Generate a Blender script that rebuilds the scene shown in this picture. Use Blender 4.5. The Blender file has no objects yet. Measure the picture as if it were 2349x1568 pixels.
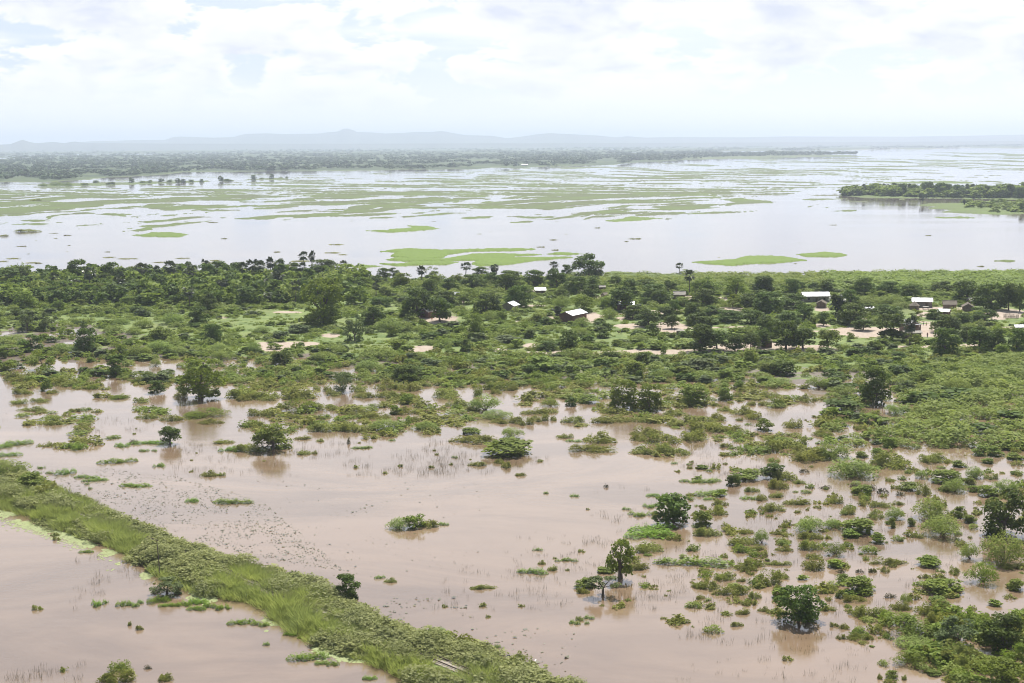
import bpy, math, random
import numpy as np
from mathutils import Matrix, Vector
S = bpy.context.scene
C = S.collection
# ---------------------------------------------------------------- camera
H, F = 65.0, 3227.0                     # metres above the flood; focal length in 2349-px-wide picture units
PITCH, ROLL = math.radians(8.04), math.radians(-0.39)
cd = bpy.data.cameras.new('camera'); cam = bpy.data.objects.new('camera', cd); C.objects.link(cam)
cd.sensor_width = 36; cd.lens = 36 * F / 2349; cd.clip_start = 1; cd.clip_end = 120000
RM = Matrix.Rotation(math.radians(90) - PITCH, 3, 'X') @ Matrix.Rotation(ROLL, 3, 'Z')
cam.matrix_world = Matrix.Translation((0, 0, H)) @ RM.to_4x4()
S.camera = cam
# ---------------------------------------------------------------- light and exposure
SUN_EL, SUN_AZ = math.radians(56), math.radians(16)      # azimuth to the right of the view direction
sd = bpy.data.lights.new('sun', 'SUN'); sun = bpy.data.objects.new('sun', sd); C.objects.link(sun)
sd.energy = 5.0; sd.angle = math.radians(0.53); sd.color = (1.0, 0.955, 0.88)
dirv = Vector((math.sin(SUN_AZ) * math.cos(SUN_EL), math.cos(SUN_AZ) * math.cos(SUN_EL), math.sin(SUN_EL)))
sun.rotation_euler = dirv.to_track_quat('Z', 'Y').to_euler(); sun.location = dirv * 900
S.view_settings.view_transform = 'Standard'; S.view_settings.look = 'None'
S.view_settings.exposure = 0.34; S.view_settings.gamma = 1
S.cycles.use_denoising = True
S.cycles.max_bounces = 5; S.cycles.transparent_max_bounces = 6; S.cycles.diffuse_bounces = 2
S.cycles.glossy_bounces = 2; S.cycles.transmission_bounces = 2; S.cycles.volume_bounces = 1
S.cycles.sample_clamp_indirect = 6; S.cycles.filter_width = 1.05

class NT:
    def __init__(s, nt): s.t = nt; s.t.nodes.clear()
    def n(s, typ, **kw):
        nd = s.t.nodes.new(typ)
        for k, v in kw.items():
            if k[0] == 'i' and k[1:].isdigit(): nd.inputs[int(k[1:])].default_value = v
            elif k in nd.inputs.keys(): nd.inputs[k].default_value = v
            else: setattr(nd, k, v)
        return nd
    def l(s, a, b): s.t.links.new(a, b)
    def math(s, op, a, b=None, c=None, clamp=False):
        nd = s.t.nodes.new('ShaderNodeMath'); nd.operation = op; nd.use_clamp = clamp
        for i, v in enumerate((a, b, c)):
            if v is None: continue
            if isinstance(v, (int, float)): nd.inputs[i].default_value = v
            else: s.l(v, nd.inputs[i])
        return nd.outputs[0]
    def mix(s, f, a, b, typ='MIX'):
        nd = s.t.nodes.new('ShaderNodeMix'); nd.data_type = 'RGBA'; nd.blend_type = typ
        for i, v in ((0, f), (6, a), (7, b)):
            if isinstance(v, (int, float)): nd.inputs[i].default_value = v
            elif isinstance(v, tuple): nd.inputs[i].default_value = (*v[:3], 1)
            else: s.l(v, nd.inputs[i])
        return nd.outputs[2]
    def ramp(s, f, stops):
        nd = s.t.nodes.new('ShaderNodeValToRGB'); cr = nd.color_ramp
        while len(cr.elements) < len(stops): cr.elements.new(0.5)
        for e, (p, c) in zip(cr.elements, stops):
            e.position = p; e.color = (c, c, c, 1) if isinstance(c, (int, float)) else (*c, 1)
        s.l(f, nd.inputs[0]); return nd.outputs[0]
    def step(s, f, a, b):
        nd = s.t.nodes.new('ShaderNodeMapRange'); nd.interpolation_type = 'SMOOTHSTEP'
        s.l(f, nd.inputs[0]); nd.inputs[1].default_value = a; nd.inputs[2].default_value = b
        return nd.outputs[0]
    def noise(s, vec, scale, detail=4, rough=0.5, dist=0.0):
        nd = s.t.nodes.new('ShaderNodeTexNoise'); nd.inputs['Scale'].default_value = scale
        nd.inputs['Detail'].default_value = detail; nd.inputs['Roughness'].default_value = rough
        nd.inputs['Distortion'].default_value = dist
        if vec is not None: s.l(vec, nd.inputs['Vector'])
        return nd.outputs[0]
    def mapping(s, vec, scale=(1, 1, 1), loc=(0, 0, 0), rot=(0, 0, 0)):
        nd = s.t.nodes.new('ShaderNodeMapping'); nd.inputs['Scale'].default_value = scale
        nd.inputs['Location'].default_value = loc; nd.inputs['Rotation'].default_value = rot
        s.l(vec, nd.inputs['Vector']); return nd.outputs[0]

# ---------------------------------------------------------------- sky with a bright broken cloud layer
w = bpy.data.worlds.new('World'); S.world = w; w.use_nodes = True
t = NT(w.node_tree)
sky = t.n('ShaderNodeTexSky', sky_type='NISHITA'); sky.sun_disc = False
sky.sun_elevation = SUN_EL; sky.sun_rotation = SUN_AZ; sky.altitude = 100; sky.dust_density = 2.5
co = t.n('ShaderNodeTexCoord').outputs['Generated']
sep = t.n('ShaderNodeSeparateXYZ'); t.l(co, sep.inputs[0]); z = sep.outputs[2]
# clouds: heaped shapes, flattened towards the horizon
v1 = t.mapping(co, (13, 13, 31), (3.1, 1.7, 0.37))
v2 = t.mapping(co, (13, 13, 31), (3.1, 1.7, 0.37 + 0.22))
n1 = t.noise(v1, 1.0, 8, 0.56, 0.25); n2 = t.noise(v2, 1.0, 3, 0.5, 0.25)
n3 = t.noise(t.mapping(co, (4, 4, 26), (9.1, 0.7, 0.1)), 1.0, 5, 0.5)      # long flat banks lower down
cov = t.step(n1, 0.43, 0.49)
thick = t.step(n2, 0.42, 0.68)
billow = t.step(t.noise(v1, 2.3, 6, 0.6, 0.3), 0.35, 0.62)
ccol = t.mix(t.math('MULTIPLY', thick, 0.85), (0.70, 0.70, 0.705), (0.43, 0.465, 0.56))
ccol = t.mix(t.math('MULTIPLY', billow, 0.5), ccol, (0.66, 0.665, 0.69))
gap = t.mix(t.step(sep.outputs[0], -0.35, 0.2), (0.465, 0.53, 0.64), (0.56, 0.61, 0.67))
low = t.mix(t.step(n3, 0.45, 0.62), gap, (0.70, 0.70, 0.715))
skyc = t.mix(cov, low, ccol)
hz = t.step(z, 0.012, 0.062)                                           # cloud detail dissolves towards the horizon
haze_c = t.mix(t.step(sep.outputs[0], -0.40, 0.25), (0.61, 0.635, 0.665), (0.67, 0.68, 0.69))
haze_c = t.mix(t.math('MULTIPLY', t.step(n3, 0.44, 0.60), 0.35), haze_c, (0.67, 0.675, 0.685))
col = t.mix(hz, haze_c, skyc); col = t.mix(t.math('MULTIPLY', t.step(z, 0.09, 0.2), 0.55), col, (0.83, 0.82, 0.86))
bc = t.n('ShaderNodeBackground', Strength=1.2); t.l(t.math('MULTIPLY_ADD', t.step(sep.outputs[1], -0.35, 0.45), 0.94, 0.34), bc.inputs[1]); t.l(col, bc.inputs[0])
bs = t.n('ShaderNodeBackground', Strength=0.1); t.l(sky.outputs[0], bs.inputs[0])
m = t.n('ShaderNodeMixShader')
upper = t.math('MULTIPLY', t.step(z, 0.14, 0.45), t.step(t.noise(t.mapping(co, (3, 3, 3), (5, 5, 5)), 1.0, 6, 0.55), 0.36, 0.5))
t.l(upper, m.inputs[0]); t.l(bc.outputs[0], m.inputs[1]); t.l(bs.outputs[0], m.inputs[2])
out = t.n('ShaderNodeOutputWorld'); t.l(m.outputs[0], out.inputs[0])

# ---------------------------------------------------------------- projection helpers (picture units <-> metres on the ground)
R_ = np.array(RM)
def P(x, y, z0=0.0):
    d = R_ @ np.array([(x - 1174.5) / F, -(y - 784.0) / F, -1.0])
    k = (z0 - H) / min(d[2], -1e-4)
    return d[0] * k, d[1] * k
def proj(X, Y, Z):
    p = np.stack([X, Y, np.asarray(Z) - H + 0 * X], -1) @ R_
    k = 1.0 / np.maximum(-p[..., 2], 1e-3)
    return 1174.5 + F * p[..., 0] * k, 784 - F * p[..., 1] * k
def hash2(ix, iy, seed):
    h = (ix * 374761393 + iy * 668265263 + seed * 1274126177) & 0xffffffff
    h = ((h ^ (h >> 13)) * 1274126177) & 0xffffffff
    return ((h ^ (h >> 16)) & 0xffff) / 65535.0
def vnoise(x, y, seed=0):
    ix = np.floor(x).astype(np.int64); iy = np.floor(y).astype(np.int64)
    fx = x - ix; fy = y - iy; fx = fx * fx * (3 - 2 * fx); fy = fy * fy * (3 - 2 * fy)
    a = hash2(ix, iy, seed); b = hash2(ix + 1, iy, seed); c = hash2(ix, iy + 1, seed); d = hash2(ix + 1, iy + 1, seed)
    return (a * (1 - fx) + b * fx) * (1 - fy) + (c * (1 - fx) + d * fx) * fy
def fbm(x, y, seed=0, o=4, g=0.5):
    s = 0; a = 1; tot = 0
    for i in range(o):
        s = s + a * vnoise(x * 2 ** i + 17.3 * i, y * 2 ** i - 9.1 * i, seed + i); tot += a; a *= g
    return s / tot
def bil(xs, ys, T, x, y):
    xs = np.array(xs, float); ys = np.array(ys, float); T = np.array(T, float)
    x = np.clip(x, xs[0], xs[-1]); y = np.clip(y, ys[0], ys[-1])
    i = np.clip(np.searchsorted(xs, x) - 1, 0, len(xs) - 2); j = np.clip(np.searchsorted(ys, y) - 1, 0, len(ys) - 2)
    u = (x - xs[i]) / (xs[i + 1] - xs[i]); v = (y - ys[j]) / (ys[j + 1] - ys[j])
    return (T[j, i] * (1 - u) + T[j, i + 1] * u) * (1 - v) + (T[j + 1, i] * (1 - u) + T[j + 1, i + 1] * u) * v
def inpoly(px, py, poly):
    c = np.zeros(np.shape(px), bool); n = len(poly)
    for i in range(n):
        x1, y1 = poly[i]; x2, y2 = poly[(i + 1) % n]
        if y1 == y2: continue
        c ^= ((y1 > py) != (y2 > py)) & (px < (x2 - x1) * (py - y1) / (y2 - y1) + x1)
    return c
def polydist(px, py, poly):
    d = np.full(np.shape(px), 1e9); n = len(poly)
    for i in range(n):
        x1, y1 = poly[i]; x2, y2 = poly[(i + 1) % n]
        dx, dy = x2 - x1, y2 - y1; L = dx * dx + dy * dy + 1e-9
        u = np.clip(((px - x1) * dx + (py - y1) * dy) / L, 0, 1)
        d = np.minimum(d, np.hypot(px - x1 - u * dx, py - y1 - u * dy))
    return np.where(inpoly(px, py, poly), d, -d)
CR = {'V1': (0, 900, 2.349), 'V2': (960, 900, 2.349), 'V3': (1900, 900, 2.349), 'V4': (2840, 900, 2.349),
      'F1': (0, 1350, 1.8352), 'F2': (1280, 1350, 1.8352), 'F3': (2560, 1350, 1.8352),
      'B1': (0, 1900, 1.8352), 'B2': (1280, 1900, 1.8352), 'B3': (2560, 1900, 1.8352),
      'R1': (0, 400, 1.8352), 'R2': (1280, 400, 1.8352), 'R3': (2560, 400, 1.8352), 'I': (3000, 640, 2.7964), 'S': (0, 0, 1.0)}
def cd2(c, x, y):
    x0, y0, s = CR[c]; return (x0 + x / s) / 1.6347, (y0 + y / s) / 1.6347

# ---------------------------------------------------------------- object helpers
def tag(o, label=None, cat=None, group=None, kind=None):
    if label: o['label'] = label
    if cat: o['category'] = cat
    if group: o['group'] = group
    if kind: o['kind'] = kind
    return o
def empty(name, loc=(0, 0, 0), rz=0):
    o = bpy.data.objects.new(name, None); C.objects.link(o); o.location = loc; o.rotation_euler = (0, 0, rz)
    o.empty_display_size = 0.3; return o
def mkmesh(name, V, Fq, mats=(), attrs=None, smooth=False, mi=None):
    """V (n,3); Fq (m,k) array of equal-size faces or list of lists"""
    me = bpy.data.meshes.new(name); V = np.asarray(V, np.float32)
    if isinstance(Fq, np.ndarray):
        m_, k = Fq.shape; me.vertices.add(len(V)); me.loops.add(m_ * k); me.polygons.add(m_)
        me.vertices.foreach_set('co', V.ravel()); me.loops.foreach_set('vertex_index', Fq.astype(np.int32).ravel())
        me.polygons.foreach_set('loop_start', np.arange(0, m_ * k, k, dtype=np.int32))
        me.update(calc_edges=True)
    else:
        me.from_pydata(V.tolist(), [], [list(f) for f in Fq]); me.update()
    for a, vals in (attrs or {}).items():
        at = me.attributes.new(a, 'FLOAT', 'POINT'); at.data.foreach_set('value', np.asarray(vals, np.float32))
    for mt in mats: me.materials.append(mt)
    if mi is not None: me.polygons.foreach_set('material_index', np.asarray(mi, np.int32))
    if smooth: me.polygons.foreach_set('use_smooth', np.ones(len(me.polygons), bool))
    return me
def link(name, me, parent=None, loc=None, scale=None, rz=None):
    o = bpy.data.objects.new(name, me); C.objects.link(o)
    if parent is not None: o.parent = parent
    if loc is not None: o.location = loc
    if scale is not None: o.scale = scale
    if rz is not None: o.rotation_euler = (0, 0, rz)
    return o
class MB:
    def __init__(s): s.V = []; s.F = []; s.M = []
    def add(s, V, Fs, m=0):
        b = len(s.V); s.V += [tuple(v) for v in V]; s.F += [[i + b for i in f] for f in Fs]; s.M += [m] * len(Fs)
    def box(s, x0, x1, y0, y1, z0, z1, m=0):
        s.add([(x0, y0, z0), (x1, y0, z0), (x1, y1, z0), (x0, y1, z0), (x0, y0, z1), (x1, y0, z1), (x1, y1, z1), (x0, y1, z1)],
              [(0, 3, 2, 1), (4, 5, 6, 7), (0, 1, 5, 4), (1, 2, 6, 5), (2, 3, 7, 6), (3, 0, 4, 7)], m)
    def tube(s, pts, rads, n=6, m=0, cap=True):
        pts = [Vector(p) for p in pts]; rings = []
        for i, p in enumerate(pts):
            d = (pts[min(i + 1, len(pts) - 1)] - pts[max(i - 1, 0)]).normalized()
            a = d.cross(Vector((0.31, 0.95, 0.05))).normalized(); b = d.cross(a)
            rings.append([p + (a * math.cos(2 * math.pi * k / n) + b * math.sin(2 * math.pi * k / n)) * rads[i] for k in range(n)])
        V = [v for r in rings for v in r]; Fs = []
        for i in range(len(pts) - 1):
            for k in range(n): Fs.append((i * n + k, i * n + (k + 1) % n, (i + 1) * n + (k + 1) % n, (i + 1) * n + k))
        if cap: Fs.append(tuple(range(n - 1, -1, -1))); Fs.append(tuple((len(pts) - 1) * n + k for k in range(n)))
        s.add(V, Fs, m)
    def mesh(s, name, mats, smooth=False): return mkmesh(name, np.array(s.V), s.F, mats, mi=s.M, smooth=smooth)
    def obj(s, name, mats, parent=None, **k): return link(name, s.mesh(name, mats, k.pop('smooth', False)), parent, **k)

# ---------------------------------------------------------------- materials
MT = {}
def newmat(name):
    m = bpy.data.materials.new(name); m.use_nodes = True; MT[name] = m; return NT(m.node_tree)
def out_(t, sh):
    o = t.n('ShaderNodeOutputMaterial'); t.l(sh, o.inputs[0])
def leafmat(name, dark, light, trans=0.22, rough=0.55, spec=0.07, tipc=None):
    t = newmat(name)
    a = t.n('ShaderNodeAttribute', attribute_name='lv').outputs['Fac']
    oi = t.n('ShaderNodeObjectInfo').outputs['Random']
    geo = t.n('ShaderNodeNewGeometry')
    nz = t.noise(geo.outputs['Position'], 0.16, 3, 0.5)
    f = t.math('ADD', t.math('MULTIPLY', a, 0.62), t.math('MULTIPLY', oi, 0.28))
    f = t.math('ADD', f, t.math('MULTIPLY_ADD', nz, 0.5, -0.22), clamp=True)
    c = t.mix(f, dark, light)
    hs = t.n('ShaderNodeHueSaturation'); hs.inputs['Hue'].default_value = 0.5
    t.l(t.math('MULTIPLY_ADD', oi, 0.03, 0.485), hs.inputs['Hue']); t.l(t.math('MULTIPLY_ADD', nz, 0.3, 0.85), hs.inputs['Saturation']); t.l(c, hs.inputs['Color'])
    c = hs.outputs[0]
    pb = t.n('ShaderNodeBsdfPrincipled'); pb.inputs['Roughness'].default_value = rough
    pb.inputs['Specular IOR Level'].default_value = spec; t.l(c, pb.inputs['Base Color'])
    tr = t.n('ShaderNodeBsdfTranslucent'); t.l(t.mix(0.25, c, (0.25, 0.30, 0.05), 'MIX'), tr.inputs[0])
    mx = t.n('ShaderNodeMixShader'); mx.inputs[0].default_value = trans
    t.l(pb.outputs[0], mx.inputs[1]); t.l(tr.outputs[0], mx.inputs[2]); out_(t, mx.outputs[0])
leafmat('leaf_dark', (0.034, 0.066, 0.014), (0.175, 0.250, 0.050), 0.36)
leafmat('leaf_mid', (0.095, 0.145, 0.024), (0.330, 0.405, 0.078), 0.38)
leafmat('leaf_light', (0.100, 0.150, 0.020), (0.290, 0.360, 0.050), 0.42)
leafmat('leaf_grey', (0.085, 0.122, 0.048), (0.230, 0.285, 0.120), 0.32)
leafmat('leaf_palm', (0.028, 0.046, 0.018), (0.110, 0.135, 0.060), 0.15, 0.4, 0.4)
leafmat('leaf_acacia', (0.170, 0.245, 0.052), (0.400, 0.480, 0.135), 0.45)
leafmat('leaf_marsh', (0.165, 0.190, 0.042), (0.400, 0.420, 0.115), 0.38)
leafmat('leaf_twig', (0.095, 0.090, 0.055), (0.190, 0.180, 0.100), 0.1)
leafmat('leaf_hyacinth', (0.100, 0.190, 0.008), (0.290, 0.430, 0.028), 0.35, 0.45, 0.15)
leafmat('leaf_grass', (0.270, 0.330, 0.085), (0.520, 0.560, 0.180), 0.45)
leafmat('leaf_grass_dry', (0.220, 0.250, 0.100), (0.450, 0.465, 0.200), 0.42)
leafmat('leaf_far', (0.030, 0.055, 0.016), (0.080, 0.120, 0.028), 0.1)
leafmat('lily_leaf', (0.070, 0.070, 0.045), (0.170, 0.160, 0.075), 0.0, 0.35, 0.5)
leafmat('duckweed', (0.22, 0.25, 0.09), (0.33, 0.36, 0.16), 0.0, 0.6, 0.3)
def simple(name, c1, c2, scale=3.0, rough=0.8, metal=0.0, spec=0.3, bump=0.0, stretch=(1, 1, 1), detail=5):
    t = newmat(name)
    co = t.mapping(t.n('ShaderNodeTexCoord').outputs['Object'], stretch)
    n = t.noise(co, scale, detail, 0.6)
    pb = t.n('ShaderNodeBsdfPrincipled'); pb.inputs['Roughness'].default_value = rough
    pb.inputs['Metallic'].default_value = metal; pb.inputs['Specular IOR Level'].default_value = spec
    t.l(t.mix(t.step(n, 0.3, 0.7), c1, c2), pb.inputs['Base Color'])
    if bump:
        b = t.n('ShaderNodeBump', Strength=bump, Distance=0.05); t.l(n, b.inputs['Height']); t.l(b.outputs[0], pb.inputs['Normal'])
    out_(t, pb.outputs[0])
simple('bark', (0.09, 0.07, 0.05), (0.19, 0.16, 0.12), 2.0, 0.9, stretch=(4, 4, 1))
simple('bark_palm', (0.12, 0.10, 0.08), (0.22, 0.19, 0.16), 2.0, 0.9)
simple('twig_wood', (0.10, 0.085, 0.065), (0.2, 0.17, 0.13), 2.0, 0.9)
simple('mud_wall', (0.17, 0.125, 0.095), (0.27, 0.21, 0.165), 1.2, 0.95, bump=0.4)
simple('mud_wall_grey', (0.19, 0.165, 0.145), (0.29, 0.255, 0.225), 1.2, 0.95, bump=0.4)
simple('thatch', (0.15, 0.125, 0.095), (0.30, 0.26, 0.205), 2.2, 0.95, bump=0.8, stretch=(6, 1, 1))
simple('thatch_pale', (0.30, 0.275, 0.235), (0.46, 0.43, 0.37), 2.2, 0.95, bump=0.8, stretch=(6, 1, 1))
simple('opening_shade', (0.015, 0.012, 0.01), (0.03, 0.025, 0.02), 2, 0.9)
simple('wood', (0.10, 0.075, 0.05), (0.19, 0.15, 0.11), 3, 0.85, stretch=(1, 1, .2))
simple('rail_steel', (0.06, 0.05, 0.045), (0.12, 0.09, 0.075), 4, 0.5, 0.6)
simple('concrete', (0.32, 0.29, 0.25), (0.44, 0.41, 0.36), 3, 0.9)
simple('skin', (0.05, 0.028, 0.018), (0.075, 0.042, 0.028), 8, 0.6)
simple('hair', (0.008, 0.007, 0.006), (0.014, 0.012, 0.01), 8, 0.8)
simple('cloth_white', (0.62, 0.62, 0.60), (0.75, 0.75, 0.73), 6, 0.9)
simple('cloth_dark', (0.035, 0.04, 0.06), (0.06, 0.065, 0.09), 6, 0.9)
simple('cloth_red', (0.32, 0.07, 0.05), (0.42, 0.12, 0.07), 6, 0.9)
simple('cloth_orange', (0.42, 0.17, 0.06), (0.5, 0.22, 0.09), 6, 0.9)
simple('cloth_blue', (0.10, 0.14, 0.24), (0.15, 0.2, 0.32), 6, 0.9)
simple('goat_hair', (0.05, 0.035, 0.028), (0.09, 0.06, 0.045), 5, 0.9)
simple('horn', (0.15, 0.13, 0.1), (0.2, 0.18, 0.14), 5, 0.5)
simple('ballast', (0.28, 0.24, 0.18), (0.46, 0.40, 0.31), 3, 0.95, bump=0.5)
simple('white_wall', (0.62, 0.60, 0.56), (0.74, 0.72, 0.68), 0.6, 0.9)
# red brick in courses
t = newmat('brick'); co = t.n('ShaderNodeTexCoord').outputs['Object']
br = t.n('ShaderNodeTexBrick'); br.inputs['Scale'].default_value = 1.0; br.inputs['Brick Width'].default_value = 0.36
br.inputs['Row Height'].default_value = 0.16; br.inputs['Mortar Size'].default_value = 0.018
br.inputs['Color1'].default_value = (0.20, 0.075, 0.05, 1); br.inputs['Color2'].default_value = (0.13, 0.055, 0.04, 1); br.inputs['Mortar'].default_value = (0.2, 0.16, 0.13, 1)
sx = t.n('ShaderNodeSeparateXYZ'); t.l(co, sx.inputs[0]); cb = t.n('ShaderNodeCombineXYZ')
t.l(t.math('ADD', sx.outputs[0], sx.outputs[1]), cb.inputs[0]); t.l(sx.outputs[2], cb.inputs[1]); t.l(cb.outputs[0], br.inputs['Vector'])
pb = t.n('ShaderNodeBsdfPrincipled', Roughness=0.9); t.l(t.mix(t.step(t.noise(co, 1.1, 5, 0.6), 0.35, 0.7), br.outputs[0], (0.12, 0.07, 0.055)), pb.inputs['Base Color']); out_(t, pb.outputs[0])
# corrugated iron: bright zinc with rust blooms
t = newmat('iron_roof'); co = t.n('ShaderNodeTexCoord').outputs['Object']
wv = t.n('ShaderNodeTexWave'); wv.bands_direction = 'X'; wv.inputs['Scale'].default_value = 2.1; t.l(co, wv.inputs['Vector'])
pb = t.n('ShaderNodeBsdfPrincipled', Roughness=0.42, Metallic=0.35)
n = t.noise(co, 0.9, 6, 0.65); n2_ = t.noise(t.mapping(co, (1.2, .1, .1)), 1.5, 2)
base = t.mix(t.step(n, 0.56, 0.75), (0.40, 0.415, 0.435), (0.28, 0.24, 0.21)); base = t.mix(t.math('MULTIPLY', t.step(n2_, 0.45, 0.6), 0.25), base, (0.5, 0.52, 0.55))
t.l(base, pb.inputs['Base Color']); b = t.n('ShaderNodeBump', Strength=0.5, Distance=0.03); t.l(wv.outputs[1], b.inputs['Height']); t.l(b.outputs[0], pb.inputs['Normal']); out_(t, pb.outputs[0])
# ground
t = newmat('ground'); geo = t.n('ShaderNodeNewGeometry'); pos = geo.outputs['Position']
at = lambda nme: t.n('ShaderNodeAttribute', attribute_name=nme).outputs['Fac']
g1 = t.noise(pos, 0.12, 5, 0.6); g2 = t.noise(pos, 1.3, 4, 0.65); g3 = t.noise(pos, 0.035, 4, 0.5)
green = t.mix(t.step(g1, 0.35, 0.65), (0.130, 0.190, 0.050), (0.225, 0.280, 0.085))
green = t.mix(t.math('MULTIPLY', t.step(g2, 0.42, 0.62), 0.45), green, (0.055, 0.085, 0.022))
green = t.mix(t.math('MULTIPLY', t.step(g3, 0.5, 0.65), 0.35), green, (0.19, 0.185, 0.08))
sand = t.mix(t.step(g2, 0.35, 0.7), (0.46, 0.385, 0.31), (0.36, 0.285, 0.22))
sand = t.mix(t.math('MULTIPLY', t.step(g1, 0.5, 0.6), 0.25), sand, (0.30, 0.22, 0.16))
mud = t.mix(t.step(g2, 0.35, 0.7), (0.135, 0.095, 0.060), (0.075, 0.055, 0.038))
sm = t.step(t.math('ADD', at('sand'), t.math('MULTIPLY_ADD', g2, 0.7, -0.35)), 0.35, 0.6)
wm = t.step(t.math('ADD', at('wet'), t.math('MULTIPLY_ADD', g2, 0.5, -0.25)), 0.4, 0.7)
c = t.mix(sm, green, sand); c = t.mix(wm, c, mud)
farg = t.mix(t.step(t.noise(pos, 0.004, 5, 0.6), 0.4, 0.62), (0.045, 0.072, 0.028), (0.085, 0.118, 0.038)); c = t.mix(at('far'), c, farg)
pb = t.n('ShaderNodeBsdfPrincipled'); t.l(c, pb.inputs['Base Color']); t.l(t.math('MULTIPLY_ADD', wm, -0.5, 0.92), pb.inputs['Roughness'])
pb.inputs['Specular IOR Level'].default_value = 0.3
b = t.n('ShaderNodeBump', Strength=0.7, Distance=0.25); t.l(g2, b.inputs['Height']); t.l(b.outputs[0], pb.inputs['Normal']); out_(t, pb.outputs[0])
# floating grass and marsh
t = newmat('marsh_grass'); pos = t.n('ShaderNodeNewGeometry').outputs['Position']; oi = t.n('ShaderNodeObjectInfo').outputs['Random']
g1 = t.noise(pos, 0.02, 5, 0.6); g2 = t.noise(pos, 0.5, 5, 0.7); yl = t.n('ShaderNodeAttribute', attribute_name='lush').outputs['Fac']
c = t.mix(t.step(g1, 0.38, 0.62), (0.095, 0.110, 0.048), (0.105, 0.145, 0.036)); c = t.mix(yl, c, (0.135, 0.215, 0.020))
c = t.mix(t.math('MULTIPLY', t.step(g2, 0.4, 0.7), 0.5), c, (0.09, 0.13, 0.022))
pb = t.n('ShaderNodeBsdfPrincipled', Roughness=0.8); t.l(c, pb.inputs['Base Color']); pb.inputs['Specular IOR Level'].default_value = 0.2
b = t.n('ShaderNodeBump', Strength=1.0, Distance=0.5); t.l(g2, b.inputs['Height']); t.l(b.outputs[0], pb.inputs['Normal']); out_(t, pb.outputs[0])
# muddy flood water
t = newmat('flood_water'); pos = t.n('ShaderNodeNewGeometry').outputs['Position']
big = t.noise(t.mapping(pos, (0.012, 0.03, 1), rot=(0, 0, 0.3)), 1.0, 7, 0.62, 1.2); streak = t.noise(t.mapping(pos, (0.0022, 0.016, 1), rot=(0, 0, 0.05)), 1.0, 4, 0.5, 0.4)
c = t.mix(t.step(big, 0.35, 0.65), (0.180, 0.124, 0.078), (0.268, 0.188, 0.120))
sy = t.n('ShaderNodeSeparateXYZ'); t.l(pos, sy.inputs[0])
c = t.mix(t.step(sy.outputs[1], 450, 750), c, (0.20, 0.165, 0.15))          # base colour turns greyer and less brown beyond the bank
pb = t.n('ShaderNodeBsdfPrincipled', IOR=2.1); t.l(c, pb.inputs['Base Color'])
calm = t.step(streak, 0.45, 0.62)
t.l(t.math('MULTIPLY_ADD', calm, -0.03, 0.06), pb.inputs['Roughness'])
rip = t.noise(t.mapping(pos, (1.3, 2.6, 1), rot=(0, 0, .2)), 1.0, 4, 0.65); rip2 = t.noise(t.mapping(pos, (0.10, 0.22, 1)), 1.0, 3, 0.5)
hsum = t.math('ADD', t.math('MULTIPLY', rip, 0.045), t.math('MULTIPLY', rip2, 0.12))
b = t.n('ShaderNodeBump', Distance=1.0); t.l(t.math('MULTIPLY_ADD', calm, -0.22, 0.32), b.inputs['Strength']); t.l(hsum, b.inputs['Height']); t.l(b.outputs[0], pb.inputs['Normal']); out_(t, pb.outputs[0])
# hills
simple('hill', (0.045, 0.06, 0.035), (0.075, 0.085, 0.05), 0.0015, 0.95)
# ---------------------------------------------------------------- the ground sheet
def PV(x, y):
    x = np.asarray(x, float); y = np.asarray(y, float)
    d = np.stack([(x - 1174.5) / F, -(y - 784.0) / F, -np.ones_like(x)], -1) @ R_.T
    k = -H / np.minimum(d[..., 2], -1e-4)
    return d[..., 0] * k, d[..., 1] * k
EA, EB = np.array(P(0, 1109)), np.array(P(1052, 1552))
ED = (EB - EA) / np.linalg.norm(EB - EA); EN = np.array([-ED[1], ED[0]])        # along the railway, and across it
if EN[1] < 0: EN = -EN
def bank_uv(X, Y): return (X - EA[0]) * ED[0] + (Y - EA[1]) * ED[1], (X - EA[0]) * EN[0] + (Y - EA[1]) * EN[1]
UP = [cd2('F1', *p) for p in ((180, 800), (500, 915), (700, 1020), (850, 1110), (1040, 1185))] + \
     [cd2('B1', *p) for p in ((1540, 345), (1850, 420), (2250, 530))] + [cd2('B2', *p) for p in ((200, 740), (370, 830), (540, 930), (1000, 1010), (1150, 1090), (1600, 1210))]
LO = [cd2('B1', *p) for p in ((-60, 10), (90, 45), (230, 120), (520, 200), (880, 345), (1130, 520), (1420, 600), (1620, 660), (1950, 830), (2100, 910), (2340, 1000))] + [cd2('B2', *p) for p in ((160, 1060), (450, 1190), (600, 1290))]
def edge(pts):
    uv = sorted([bank_uv(*P(*p)) for p in pts]); return np.array([a for a, b in uv]), np.array([b for a, b in uv])
UPu, UPv = edge(UP); LOu, LOv = edge(LO)
print('bank edges', np.round(UPv, 1), np.round(LOv, 1))
LX = [-400, 0, 150, 330, 600, 1000, 1500, 1900, 2349, 2700]
LY = [628, 638, 646, 660, 700, 735, 770, 800, 825, 845, 870, 900, 940, 990, 1060]
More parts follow.
